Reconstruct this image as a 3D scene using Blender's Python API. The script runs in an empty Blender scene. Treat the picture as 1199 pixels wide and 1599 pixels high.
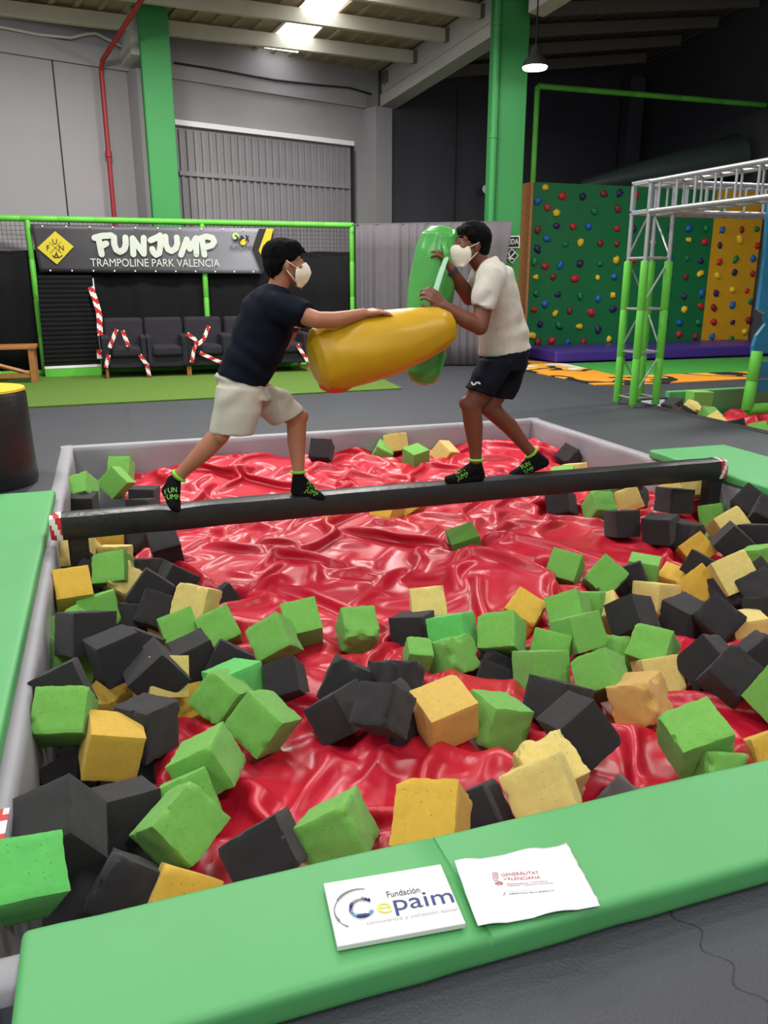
import bpy, bmesh, math, random
import numpy as np
from mathutils import Vector, Matrix, Quaternion, noise as mnoise

# ------------------------------------------------------------------ camera, world, lights, exposure
scene = bpy.context.scene
COL = scene.collection
FPX, PITCH, YAW, CAMZ = 1250.0, math.radians(16.2), math.radians(18.7), 1.42
cam_data = bpy.data.cameras.new('camera')
cam_data.sensor_fit = 'AUTO'; cam_data.sensor_width = 36.0
cam_data.lens = FPX / 1599.0 * 36.0
cam_data.clip_start = 0.05; cam_data.clip_end = 100
cam = bpy.data.objects.new('camera', cam_data); COL.objects.link(cam)
cam.location = (0, 0, CAMZ)
cam.rotation_euler = (math.pi / 2 - PITCH, 0, -YAW)
scene.camera = cam

world = bpy.data.worlds.new('hall_ambient'); scene.world = world
world.use_nodes = True
world.node_tree.nodes['Background'].inputs[0].default_value = (0.93, 0.96, 1.0, 1)
world.node_tree.nodes['Background'].inputs[1].default_value = 0.46

def area_light(name, loc, size, power, col=(1, .97, .92), rot=(0, 0, 0), sy=None):
    d = bpy.data.lights.new(name, 'AREA'); d.energy = power; d.color = col
    d.shape = 'RECTANGLE' if sy else 'DISK'; d.size = size
    if sy: d.size_y = sy
    o = bpy.data.objects.new(name, d); COL.objects.link(o); o.location = loc; o.rotation_euler = rot
    return o
# unseen ceiling and skylight lights added for the hall, one as camera-side fill
for (x, y, w) in ((-3, .5, 90), (1.2, -2.2, 150), (1.0, 3.4, 50), (4.6, 1.2, 75), (-2.0, 6.5, 130), (2.2, 8.0, 130), (5.6, 5.5, 100), (.2, 10.6, 240), (3.6, 11.0, 200)):
    area_light('added_ceiling_light', (x, y, 5.0), 0.7, w)
area_light('skylight_light', (-1.5, 3.0, 6.5), 1.2, 150, (.93, .97, 1), (0, 0, .3), 7)
area_light('added_ceiling_light', (9.0, 8.6, 4.9), 0.6, 200)  # unseen light added over the right side of the hall
scene.view_settings.view_transform = 'Standard'
scene.view_settings.look = 'None'
scene.view_settings.exposure = 0.0
scene.view_settings.gamma = 1.0
scene.view_settings.use_curve_mapping = False

# ------------------------------------------------------------------ helpers
FW = Vector((math.sin(YAW) * math.cos(PITCH), math.cos(YAW) * math.cos(PITCH), -math.sin(PITCH)))
RT = Vector((math.cos(YAW), -math.sin(YAW), 0)); UP = RT.cross(FW); CAM = Vector((0, 0, CAMZ))
def ray(x, y): return FW + RT * ((x - 599.5) / FPX) - UP * ((y - 799.5) / FPX)
def aty(x, y, Y):
    r = ray(x, y); return CAM + r * (Y / r.y)
def atx(x, y, X):
    r = ray(x, y); return CAM + r * (X / r.x)
def atz(x, y, z):
    r = ray(x, y); return CAM + r * ((z - CAMZ) / r.z)

def tag(o, label=None, cat=None, group=None, kind=None):
    if label: o['label'] = label
    if cat: o['category'] = cat
    if group: o['group'] = group
    if kind: o['kind'] = kind
    return o
def thing(name, label, cat, loc=(0, 0, 0), group=None):
    o = bpy.data.objects.new(name, None); COL.objects.link(o); o.location = loc
    o.empty_display_size = .1
    return tag(o, label, cat, group)

class MB:
    """collects verts/faces in world space, links them as one mesh object"""
    def __init__(s): s.v = []; s.f = []; s.m = []
    def add(s, vs, fs, mi=0):
        b = len(s.v); s.v += [Vector(p) for p in vs]
        for f in fs: s.f.append([b + i for i in f]); s.m.append(mi)
        return s
    def box(s, c, size, rot=None, mi=0):
        c = Vector(c); h = Vector(size) / 2
        R = rot if rot is not None else Matrix.Identity(3)
        vs = [c + R @ Vector((h.x * a, h.y * b, h.z * d)) for a in (-1, 1) for b in (-1, 1) for d in (-1, 1)]
        return s.add(vs, [(0, 1, 3, 2), (4, 6, 7, 5), (0, 4, 5, 1), (2, 3, 7, 6), (0, 2, 6, 4), (1, 5, 7, 3)], mi)
    def box2(s, a, b, mi=0):
        a = Vector(a); b = Vector(b); return s.box((a + b) / 2, (abs(b.x - a.x), abs(b.y - a.y), abs(b.z - a.z)), None, mi)
    def tube(s, path, r, n=10, mi=0, cap=True, flat=None):
        path = [Vector(p) for p in path]; rs = r if isinstance(r, (list, tuple)) else [r] * len(path)
        rings = []; up = None
        for i, p in enumerate(path):
            t = (path[min(i + 1, len(path) - 1)] - path[max(i - 1, 0)])
            if t.length < 1e-9: t = Vector((0, 0, 1))
            t.normalize()
            if up is None:
                up = Vector((0, 0, 1)) if abs(t.z) < .9 else Vector((0, 1, 0))
            a = t.cross(up)
            if a.length < 1e-6: a = t.orthogonal()
            a.normalize(); b = a.cross(t); up = b
            rings.append([p + (a * math.cos(2 * math.pi * k / n) + b * math.sin(2 * math.pi * k / n) * (flat or 1)) * rs[i] for k in range(n)])
        vs = [p for g in rings for p in g]; fs = []
        for i in range(len(rings) - 1):
            for k in range(n):
                fs.append((i * n + k, i * n + (k + 1) % n, (i + 1) * n + (k + 1) % n, (i + 1) * n + k))
        if cap: fs.append(tuple(range(n))[::-1]); fs.append(tuple((len(rings) - 1) * n + k for k in range(n)))
        return s.add(vs, fs, mi)
    def cyl(s, p0, p1, r, n=16, mi=0): return s.tube([p0, p1], r, n, mi)
    def ball(s, c, r, seg=16, ring=10, R=None, mi=0):
        c = Vector(c); r = Vector(r) if not isinstance(r, (int, float)) else Vector((r, r, r)); vs = []; fs = []
        for i in range(ring + 1):
            th = math.pi * i / ring
            for k in range(seg):
                ph = 2 * math.pi * k / seg
                p = Vector((r.x * math.sin(th) * math.cos(ph), r.y * math.sin(th) * math.sin(ph), r.z * math.cos(th)))
                vs.append(c + (R @ p if R is not None else p))
        for i in range(ring):
            for k in range(seg):
                fs.append((i * seg + k, (i + 1) * seg + k, (i + 1) * seg + (k + 1) % seg, i * seg + (k + 1) % seg))
        return s.add(vs, fs, mi)
    def capsule(s, p0, r0, p1, r1):
        """tapered capsule as the convex hull of two balls"""
        p0 = Vector(p0); p1 = Vector(p1)
        n = 14; d = p1 - p0; L = d.length
        if L < 1e-6: return s.ball(p0, max(r0, r1), 14, 9)
        t = d / L; a = t.orthogonal().normalized(); b = t.cross(a)
        sa = max(-1, min(1, (r0 - r1) / L)); vs = []; rings = []
        al0 = math.asin(sa)
        prof = []
        for i in range(5): 
            th = -math.pi / 2 + (math.pi / 2 + al0) * i / 4; prof.append((p0 + t * (r0 * math.sin(th)), r0 * math.cos(th)))
        for i in range(5):
            th = al0 + (math.pi / 2 - al0) * i / 4; prof.append((p1 + t * (r1 * math.sin(th)), r1 * math.cos(th)))
        for (c, r) in prof:
            r = max(r, 1e-4)
            vs += [c + (a * math.cos(2 * math.pi * k / n) + b * math.sin(2 * math.pi * k / n)) * r for k in range(n)]
        fs = [tuple(range(n))[::-1]]
        for i in range(len(prof) - 1):
            for k in range(n): fs.append((i * n + k, i * n + (k + 1) % n, (i + 1) * n + (k + 1) % n, (i + 1) * n + k))
        fs.append(tuple((len(prof) - 1) * n + k for k in range(n)))
        return s.add(vs, fs)
    def prism(s, poly, off, mi=0):
        """closed polygon (3D points) extruded by vector off"""
        n = len(poly); off = Vector(off); vs = [Vector(p) for p in poly] + [Vector(p) + off for p in poly]
        fs = [tuple(range(n))[::-1], tuple(range(n, 2 * n))] + [(i, (i + 1) % n, n + (i + 1) % n, n + i) for i in range(n)]
        return s.add(vs, fs, mi)
    def stroke(s, pts, w, nrm, th=.003, mi=0):
        """flat brush stroke of width w along 3D pts, facing nrm"""
        nrm = Vector(nrm).normalized(); pts = [Vector(p) for p in pts]
        s.k = getattr(s, 'k', 0)
        for i in range(len(pts) - 1):
            s.k += 1; th_ = th + .00025 * (s.k % 23)
            t = pts[i + 1] - pts[i]
            if t.length < 1e-7: continue
            sd = t.normalized().cross(nrm) * (w / 2)
            s.prism([pts[i] - sd, pts[i] + sd, pts[i + 1] + sd, pts[i + 1] - sd], nrm * th_, mi)
        a = (pts[1] - pts[0]).normalized(); b = a.cross(nrm)
        for p in pts:
            s.k += 1; th_ = th + .00025 * (s.k % 23)
            s.prism([p + (a * math.cos(q * math.pi / 5) + b * math.sin(q * math.pi / 5)) * w / 2 for q in range(10)], nrm * th_, mi)
        return s
    def build(s, name, mats, parent=None, smooth=False, bevel=0, seg=2, auto=None):
        me = bpy.data.meshes.new(name)
        org = parent_origin(parent)
        me.from_pydata([tuple(p - org) for p in s.v], [], s.f)
        if not isinstance(mats, (list, tuple)): mats = [mats]
        for m in mats: me.materials.append(m)
        if len(mats) > 1: me.polygons.foreach_set('material_index', s.m)
        bm = bmesh.new(); bm.from_mesh(me)
        bmesh.ops.recalc_face_normals(bm, faces=bm.faces)
        bm.to_mesh(me); bm.free()
        if smooth: me.polygons.foreach_set('use_smooth', [True] * len(me.polygons))
        o = bpy.data.objects.new(name, me); COL.objects.link(o)
        if parent is not None: o.parent = parent
        if bevel:
            md = o.modifiers.new('bevel', 'BEVEL'); md.width = bevel; md.segments = seg; md.limit_method = 'ANGLE'; md.angle_limit = math.radians(40)
            md.harden_normals = False
        if auto is not None:
            me.polygons.foreach_set('use_smooth', [True] * len(me.polygons))
            try: me.set_sharp_from_angle(angle=math.radians(auto))
            except Exception: pass
        return o
def parent_origin(p):
    v = Vector((0, 0, 0))
    while p is not None: v += p.location; p = p.parent
    return v
def single(mb, name, mats, label, cat, group=None, kind=None, **kw):
    """a thing that is one mesh, its origin at its base centre"""
    xs = [p.x for p in mb.v]; ys = [p.y for p in mb.v]; zs = [p.z for p in mb.v]
    org = Vector(((min(xs) + max(xs)) / 2, (min(ys) + max(ys)) / 2, min(zs)))
    for i, p in enumerate(mb.v): mb.v[i] = p - org
    o = mb.build(name, mats, None, **kw); o.location = org
    return tag(o, label, cat, group, kind)
def structure(mb, name, mats, parent=None, **kw):
    o = mb.build(name, mats, parent, **kw)
    if parent is None: o['kind'] = 'structure'
    return o
def evaluated_mesh(o):
    dg = bpy.context.evaluated_depsgraph_get(); return bpy.data.meshes.new_from_object(o.evaluated_get(dg))
def text_mb(body, origin, u, v, height, width=None, depth=.0015, mi=0, mb=None, center=False):
    """text laid on the plane spanned by u (reading direction) and v (up)"""
    cu = bpy.data.curves.new('t', 'FONT'); cu.body = body; cu.extrude = 0; cu.resolution_u = 3
    o = bpy.data.objects.new('t', cu); COL.objects.link(o)
    bpy.context.view_layer.update()
    me = evaluated_mesh(o)
    bpy.data.objects.remove(o); bpy.data.curves.remove(cu)
    mb = mb or MB(); u = Vector(u).normalized(); v = Vector(v); v = (v - u * v.dot(u)).normalized(); n = u.cross(v)
    if len(me.vertices):
        xs = [q.co.x for q in me.vertices]; ys = [q.co.y for q in me.vertices]
        w0 = max(xs) - min(xs); h0 = .7
        sy = height / h0; sx = width / w0 if width else sy
        off = min(xs) + (w0 / 2 if center else 0)
        O = Vector(origin)
        mb.add([O + u * ((q.co.x - off) * sx) + v * (q.co.y * sy) + n * depth for q in me.vertices], [tuple(p.vertices) for p in me.polygons], mi)
    bpy.data.meshes.remove(me)
    return mb

# ------------------------------------------------------------------ materials
def srgb(r, g, b):
    f = lambda c: (c / 255 / 12.92) if c / 255 <= .04045 else ((c / 255 + .055) / 1.055) ** 2.4
    return (f(r), f(g), f(b), 1)
def mat(name, col, rough=.6, var=.0, vscale=8, bump=0, bscale=60, spec=.5, metal=0, coat=0, sheen=0, detail=4, trans=0):
    m = bpy.data.materials.new(name); m.use_nodes = True; nt = m.node_tree; b = nt.nodes['Principled BSDF']
    b.inputs['Base Color'].default_value = col; b.inputs['Roughness'].default_value = rough
    b.inputs['Specular IOR Level'].default_value = spec; b.inputs['Metallic'].default_value = metal
    b.inputs['Coat Weight'].default_value = coat; b.inputs['Coat Roughness'].default_value = .15
    b.inputs['Sheen Weight'].default_value = sheen
    if trans: b.inputs['Transmission Weight'].default_value = trans
    tc = nt.nodes.new('ShaderNodeTexCoord')
    if var:
        n = nt.nodes.new('ShaderNodeTexNoise'); n.inputs['Scale'].default_value = vscale; n.inputs['Detail'].default_value = detail
        nt.links.new(tc.outputs['Object'], n.inputs['Vector'])
        mr = nt.nodes.new('ShaderNodeMapRange'); mr.inputs['From Min'].default_value = .25; mr.inputs['From Max'].default_value = .75
        mr.inputs['To Min'].default_value = 1 - var; mr.inputs['To Max'].default_value = 1 + var
        nt.links.new(n.outputs['Fac'], mr.inputs['Value'])
        mx = nt.nodes.new('ShaderNodeVectorMath'); mx.operation = 'SCALE'
        mx.inputs[0].default_value = col[:3]; nt.links.new(mr.outputs['Result'], mx.inputs['Scale'])
        nt.links.new(mx.outputs['Vector'], b.inputs['Base Color'])
    if bump:
        n = nt.nodes.new('ShaderNodeTexNoise'); n.inputs['Scale'].default_value = bscale; n.inputs['Detail'].default_value = detail
        nt.links.new(tc.outputs['Object'], n.inputs['Vector'])
        bp = nt.nodes.new('ShaderNodeBump'); bp.inputs['Strength'].default_value = bump; bp.inputs['Distance'].default_value = .01
        nt.links.new(n.outputs['Fac'], bp.inputs['Height']); nt.links.new(bp.outputs['Normal'], b.inputs['Normal'])
    return m
def emit(name, col, s):
    m = bpy.data.materials.new(name); m.use_nodes = True; nt = m.node_tree; nt.nodes.remove(nt.nodes['Principled BSDF'])
    e = nt.nodes.new('ShaderNodeEmission'); e.inputs[0].default_value = col; e.inputs[1].default_value = s
    nt.links.new(e.outputs[0], nt.nodes['Material Output'].inputs[0]); return m
def foam(name, col):
    """open-cell foam: mottled colour, fine grain and scattered pores"""
    m = mat(name, col, .95, .07, 9, .5, 150, .15, sheen=.15)
    nt = m.node_tree; b = nt.nodes['Principled BSDF']
    bp = [n for n in nt.nodes if n.type == 'BUMP'][0]
    tc = [n for n in nt.nodes if n.type == 'TEX_COORD'][0]
    vo = nt.nodes.new('ShaderNodeTexVoronoi'); vo.inputs['Scale'].default_value = 9
    nt.links.new(tc.outputs['Object'], vo.inputs['Vector'])
    mr = nt.nodes.new('ShaderNodeMapRange'); mr.inputs['From Min'].default_value = .03; mr.inputs['From Max'].default_value = .13
    nt.links.new(vo.outputs['Distance'], mr.inputs['Value'])
    b2 = nt.nodes.new('ShaderNodeBump'); b2.inputs['Strength'].default_value = .6; b2.inputs['Distance'].default_value = .02
    nt.links.new(mr.outputs['Result'], b2.inputs['Height']); nt.links.new(bp.outputs['Normal'], b2.inputs['Normal'])
    nt.links.new(b2.outputs['Normal'], b.inputs['Normal'])
    return m
M = {}
M['foam_g'] = foam('green_foam', srgb(122, 188, 86))
M['foam_m'] = foam('mint_foam', srgb(104, 206, 104))
M['foam_d'] = foam('moss_foam', srgb(88, 140, 44))
M['foam_y'] = foam('pale_yellow_foam', srgb(234, 212, 128))
M['foam_o'] = foam('golden_foam', srgb(222, 180, 70))
M['foam_o2'] = foam('warm_yellow_foam', srgb(228, 190, 100))
M['foam_y2'] = foam('rough_yellow_foam', srgb(222, 180, 104))
M['foam_k'] = foam('black_foam', srgb(50, 48, 50))
M['foam_c'] = foam('grey_foam', srgb(98, 94, 94))
M['green_vinyl'] = mat('green_vinyl', srgb(84, 164, 98), .5, .04, 3, .08, 300)
M['lime_foam_sleeve'] = mat('lime_sleeve', srgb(96, 190, 62), .5, .05, 6)
M['tarp'] = mat('red_tarp_vinyl', srgb(192, 27, 50), .34, .05, 3, .05, 40, .55)
M['grey_vinyl'] = mat('grey_vinyl', srgb(148, 146, 153), .55, .06, 5, .25, 9)
M['black_vinyl'] = mat('black_vinyl', srgb(34, 33, 35), .38, .15, 9, .25, 30)
M['steel'] = mat('aluminium', srgb(178, 180, 184), .35, .08, 12, 0, 60, .5, .55)
M['black'] = mat('black_plain', srgb(24, 24, 26), .7)
M['white'] = mat('white_plain', srgb(240, 240, 242), .6)
M['wood'] = mat('pine_wood', srgb(160, 104, 54), .55, .2, 14)
M['rubber'] = mat('dark_rubber', srgb(40, 40, 42), .8)
# ------------------------------------------------------------------ room shell
WD = Vector((math.sin(math.radians(71.2)), math.cos(math.radians(71.2)), 0))   # back wall runs obliquely to the pit
WN = Vector((WD.y, -WD.x, 0))                                                   # towards the viewer
WP = Vector((5.3, 16.0, 0))
def on_wall(x, y, off=0):
    r = ray(x, y); t = ((WP - CAM).dot(WN) + off) / r.dot(WN); return CAM + r * t
def wpt(t, z, off=0): return Vector((WP.x, WP.y, z)) + WD * t + WN * off
ROOF0, SLOPE = 5.2, .2
def zroof(p, right=False):
    d = (Vector((p[0], p[1], 0)) - Vector((WP.x, WP.y, 0)))
    a = d.dot(WN); b = d.dot(WD)
    return ROOF0 + SLOPE * a + (.14 * b if b > 0 else 0)
M['wall_grey'] = mat('painted_concrete', srgb(148, 145, 148), .8, .05, 1.2, .1, 60)
M['wall_dark'] = mat('black_painted_wall', srgb(74, 75, 83), .85, .08, 1.5, .1, 50)
M['roof'] = mat('cream_roof_sheet', srgb(168, 154, 128), .8, .1, 3)
M['concrete'] = mat('concrete_beam', srgb(196, 192, 186), .85, .07, 2, .15, 40)
M['green_paint'] = mat('green_paint', srgb(54, 142, 74), .6, .04, 2, .08, 30)
M['mat'] = None
def floor_mat():
    """dark interlocking EVA mats: embossed grain, jigsaw seams every metre"""
    m = mat('eva_floor', srgb(60, 62, 68), .52, .07, 2.2, .35, 120); nt = m.node_tree; b = nt.nodes['Principled BSDF']
    tc = [n for n in nt.nodes if n.type == 'TEX_COORD'][0]; bp = [n for n in nt.nodes if n.type == 'BUMP'][0]
    sep = nt.nodes.new('ShaderNodeSeparateXYZ'); nt.links.new(tc.outputs['Object'], sep.inputs[0])
    def math_(op, a, c=None, d=None):
        n = nt.nodes.new('ShaderNodeMath'); n.operation = op
        for i, q in enumerate((a, c, d)):
            if q is None: continue
            if isinstance(q, (int, float)): n.inputs[i].default_value = q
            else: nt.links.new(q, n.inputs[i])
        return n.outputs[0]
    def seam(a, c):
        wob = math_('MULTIPLY', math_('SINE', math_('MULTIPLY', c, 62.8)), .018)
        q = math_('ADD', a, wob); fr = math_('FRACT', q)
        return math_('LESS_THAN', math_('ABSOLUTE', math_('SUBTRACT', fr, .5)), .003)
    s = math_('MAXIMUM', seam(math_('ADD', sep.outputs[0], .36), sep.outputs[1]), seam(math_('ADD', sep.outputs[1], .05), sep.outputs[0]))
    mix = nt.nodes.new('ShaderNodeMix'); mix.data_type = 'RGBA'
    src = b.inputs['Base Color'].links[0].from_socket
    nt.links.new(s, mix.inputs['Factor']); nt.links.new(src, mix.inputs['A']); mix.inputs['B'].default_value = srgb(30, 30, 34)
    nt.links.new(mix.outputs['Result'], b.inputs['Base Color'])
    return m
M['mat'] = floor_mat()
PX0, PX1, PY0, PY1 = -.37, 4.12, 1.56, 7.36          # foam pit
QX0, QX1, QY0, QY1 = 5.98, 9.6, 4.2, 8.36            # second foam pit
fl = MB()
def frect(x0, x1, y0, y1): fl.box2((x0, y0, -.02), (x1, y1, 0))
a0, a1, b0, b1 = PX0 - .09, PX1 + .09, PY0 - .3, PY1 + .1
frect(-7, a0, -3, 20); frect(a0, a1, -3, b0); frect(a0, a1, b1, 20); frect(a1, QX0, -3, 20)
frect(QX0, QX1, -3, QY0); frect(QX0, QX1, QY1, 20); frect(QX1, 14, -3, 20)
structure(fl, 'floor', M['mat'])
pf = MB(); pf.box2((PX0 - .3, PY0 - .35, -.62), (PX1 + .3, PY1 + .3, -.58)); pf.box2((QX0 - .1, QY0, -.62), (QX1 + .1, QY1 + .1, -.58))
structure(pf, 'floor_pit', M['rubber'])
# walls
wl = MB(); wl.prism([wpt(-10, 0), wpt(0, 0), wpt(0, ROOF0), wpt(-10, ROOF0)], -WN * .25)
structure(wl, 'wall_back', M['wall_grey'])
wr = MB(); wr.prism([wpt(0, 0), wpt(8.6, 0), wpt(8.6, ROOF0 + 1.3), wpt(0, ROOF0)], -WN * .25)
structure(wr, 'wall_rear', M['wall_dark'])
corner = wpt(8.1, 0)
wx = corner.x
ww = MB(); ww.prism([(wx, corner.y + .3, 0), (wx, -3, 0), (wx, -3, 12), (wx, corner.y + .3, 12)], (.25, 0, 0))
structure(ww, 'wall_right', M['wall_dark'])
# wall panel seams (grooves standing as thin dark joints)
sm = MB()
for (xa, ya, xb, yb) in ((78, 62, 106, 338),):
    p = on_wall(xa, ya, .004); q = on_wall(xb, yb, .004); q = Vector((p.x, p.y, 0)); p.z = 4.75
    sm.box((p + q) / 2, (.02, .008, p.z), Matrix.Rotation(math.radians(18.8), 3, 'Z'))
p = on_wall(712, 240, .004); sm.box((p.x, p.y, 2.6), (.025, .008, 5.2), Matrix.Rotation(math.radians(18.8), 3, 'Z'))
structure(sm, 'trim_1', M['rubber'])
# ledge band with cable along the grey wall
lb = MB(); lb.prism([wpt(-10, 4.52), wpt(-.3, 4.52), wpt(-.3, 4.8), wpt(-10, 4.8)], WN * .05)
structure(lb, 'trim_2', M['wall_grey'])
# roof sheets: left bay and right bay meet over the second rafter
def roof_pt(a, b): 
    p = WP + WN * a + WD * b; return Vector((p.x, p.y, zroof(p)))
rf_m = [M['roof'], mat('dark_roof_sheet', srgb(92, 88, 80), .85, .1, 3)]  # right bay sheet set darker than the left one
rf = MB()
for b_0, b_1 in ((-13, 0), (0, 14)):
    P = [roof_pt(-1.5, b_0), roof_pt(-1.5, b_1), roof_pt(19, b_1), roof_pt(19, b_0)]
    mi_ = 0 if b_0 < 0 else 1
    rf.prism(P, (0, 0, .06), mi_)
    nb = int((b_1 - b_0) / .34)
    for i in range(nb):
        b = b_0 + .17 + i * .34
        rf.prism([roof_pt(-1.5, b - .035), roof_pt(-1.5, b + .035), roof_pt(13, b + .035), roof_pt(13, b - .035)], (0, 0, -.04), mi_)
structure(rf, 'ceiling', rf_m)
# purlins
PD = Vector((math.sin(math.radians(79)), math.cos(math.radians(79)), 0))
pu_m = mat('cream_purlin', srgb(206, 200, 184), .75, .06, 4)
pu_d = mat('grey_purlin', srgb(112, 108, 98), .8, .06, 4)  # right bay purlins set darker than the left ones
k = 0
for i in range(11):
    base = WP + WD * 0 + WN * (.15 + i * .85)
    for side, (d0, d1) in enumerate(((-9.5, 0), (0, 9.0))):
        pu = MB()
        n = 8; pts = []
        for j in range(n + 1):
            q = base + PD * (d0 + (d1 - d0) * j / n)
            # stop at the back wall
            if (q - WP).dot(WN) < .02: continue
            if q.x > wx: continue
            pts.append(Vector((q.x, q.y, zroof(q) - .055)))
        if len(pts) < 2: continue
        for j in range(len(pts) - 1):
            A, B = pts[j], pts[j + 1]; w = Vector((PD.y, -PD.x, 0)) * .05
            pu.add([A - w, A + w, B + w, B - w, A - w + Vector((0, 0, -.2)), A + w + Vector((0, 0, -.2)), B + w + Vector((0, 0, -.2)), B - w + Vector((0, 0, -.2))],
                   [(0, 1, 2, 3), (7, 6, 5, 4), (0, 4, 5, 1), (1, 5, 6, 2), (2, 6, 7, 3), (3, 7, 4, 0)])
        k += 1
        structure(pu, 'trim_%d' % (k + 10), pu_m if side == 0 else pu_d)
# skylight strip in the roof sheets
def on_roof(x, y, drop=.02):
    r = ray(x, y); t = 5.0
    for _ in range(60):
        p = CAM + r * t; f = zroof(p) - drop - p.z
        g = r.z - (zroof(CAM + r * (t + .01)) - zroof(p)) / .01
        t += f / g
    return CAM + r * t
sk = MB(); s0, s1 = on_roof(413, 72), on_roof(446, 78)
back = (WN).normalized()
def rise(p, d): 
    q = Vector((p.x, p.y, 0)) + d; return Vector((q.x, q.y, zroof(q) - .02))
e0, e1 = on_roof(476, 0), on_roof(535, 0)
d0 = Vector((e0.x - s0.x, e0.y - s0.y, 0)).normalized()
wid = .62
sd = Vector((-d0.y, d0.x, 0)) * -1
if sd.x < 0: sd = -sd
a = Vector((s0.x, s0.y, 0))
q = [a, a + sd * wid, a + sd * wid + d0 * 9, a + d0 * 9]
sk.prism([Vector((p.x, p.y, zroof(p) - .05)) for p in q], (0, 0, .02))
structure(sk, 'window_1', emit('daylight', (.95, .97, 1, 1), 7.0))

# concrete rafters, columns and green pillars
def rafter(b, a0, a1, name, label):
    mb = MB(); w = WD * .14
    c0 = WP + WN * a0 + WD * b; c1 = WP + WN * a1 + WD * b
    t0, t1 = zroof(c0) - .02, zroof(c1) - .02; h = .62
    c0 = Vector((c0.x, c0.y, 0)); c1 = Vector((c1.x, c1.y, 0)); Z = Vector((0, 0, 1))
    mb.add([c0 - w + Z * (t0 - h), c0 + w + Z * (t0 - h), c0 + w + Z * t0, c0 - w + Z * t0, c1 - w + Z * (t1 - h), c1 + w + Z * (t1 - h), c1 + w + Z * t1, c1 - w + Z * t1],
           [(0, 1, 2, 3), (7, 6, 5, 4), (0, 4, 5, 1), (1, 5, 6, 2), (2, 6, 7, 3), (3, 7, 4, 0)])
    for s in (-1, 1):     # bottom flange
        mb.add([c0 + w * s + Z * (t0 - h), c0 + w * s * 1.25 + Z * (t0 - h), c0 + w * s * 1.25 + Z * (t0 - h + .2), c0 + w * s + Z * (t0 - h + .24),
                c1 + w * s + Z * (t1 - h), c1 + w * s * 1.25 + Z * (t1 - h), c1 + w * s * 1.25 + Z * (t1 - h + .2), c1 + w * s + Z * (t1 - h + .24)],
               [(0, 1, 2, 3), (7, 6, 5, 4), (0, 4, 5, 1), (1, 5, 6, 2), (2, 6, 7, 3), (3, 7, 4, 0)])
    return single(mb, name, M['concrete'], label, 'beam', kind='structure')
def wall_t(x, y): return (on_wall(x, y) - WP).dot(WD)
rafter(.22, 0, 3.0, 'rafter', 'pale concrete rafter between the back wall and the right green pillar')
rafter(.22, 3.75, 12, 'rafter', 'stub of pale concrete rafter running forward from the right green pillar')
rafter(wall_t(204, 100), 0, .5, 'rafter', 'pale concrete rafter mostly hidden behind the left green pillar')
RZ = Matrix.Rotation(math.radians(18.8), 3, 'Z')
for (xa, xb, yb, lab) in ((577, 602, 168, 'grey concrete column at the edge of the black wall'), (205, 236, 110, 'grey concrete column just left of the left green pillar')):
    p, q = on_wall(xa, yb, .2), on_wall(xb, yb, .2); c = (p + q) / 2; w = (p - q).length
    mb = MB(); mb.box((c.x, c.y, p.z / 2), (w, .4, p.z), RZ)
    single(mb, 'concrete_column', M['wall_grey'], lab, 'column', kind='structure')
def pillar(xa, ya, xb, yb, Y, ztop, lab):
    p = aty(xa, ya, Y); q = aty(xb, yb, Y); w = q.x - p.x; cx = (p.x + q.x) / 2
    mb = MB(); mb.box((cx, Y + .2, ztop / 2), (w, .4, ztop))
    return single(mb, 'green_pillar', M['green_paint'], lab, 'pillar', bevel=.02), cx, w
pl, _, _ = pillar(226, 170, 272, 170, 13.72, 6.2, 'left green painted square pillar rising behind the black banner')
pr, prx, prw = pillar(778, 170, 822, 170, 12.72, 6.6, 'right green painted square pillar beside the climbing wall')
for o in (pl, pr): o['kind'] = 'structure'
# drain pipe painted green on the right pillar
mb = MB(); c = aty(774, 200, 12.66)
mb.cyl((c.x, 12.72, .0), (c.x, 12.72, 5.62), .06, 14)
for z in (1.6, 3.6, 5.2): mb.cyl((c.x, 12.72, z), (c.x, 12.72, z + .06), .07, 14)
single(mb, 'drain_pipe', M['green_paint'], 'green painted drain pipe on the left side of the right green pillar', 'pipe', smooth=False, auto=35)
# red sprinkler pipe
mb = MB(); p = on_wall(178, 338, .12); t = on_wall(157, 110, .12)
mb.cyl((p.x, p.y, 0), (p.x, p.y, t.z), .035, 12)
zr = lambda v: zroof(v) - .35
q = Vector((p.x, p.y, 0)) + WN * 6
mb.tube([(p.x, p.y, t.z), (p.x + WN.x * .1, p.y + WN.y * .1, t.z + .12), (q.x, q.y, zr(q))], .035, 12)
mb.cyl((p.x, p.y, 3.25), (p.x, p.y, 3.33), .05, 12)
single(mb, 'red_pipe', mat('red_pipe_paint', srgb(150, 34, 40), .5), 'thin red pipe rising up the grey back wall', 'pipe', auto=35)
# conduit cable drooping along the grey wall
mb = MB(); pts = [on_wall(x, y, .07) for x, y in ((-40, 36), (10, 44), (60, 54), (110, 59), (135, 53), (150, 52), (165, 60), (205, 80))]
mb.tube(pts, .022, 8); single(mb, 'wall_cable', M['concrete'], 'pale cable drooping along the grey wall left of the left pillar', 'cable', smooth=True)
mb = MB(); pts = [on_wall(x, y, .07) for x, y in ((272, 98), (330, 107), (395, 119), (430, 125), (500, 133), (545, 137), (580, 147))]
mb.tube(pts, .016, 8); single(mb, 'wall_cable', M['rubber'], 'dark cable along the grey wall above the roller door', 'cable', smooth=True)
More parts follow.
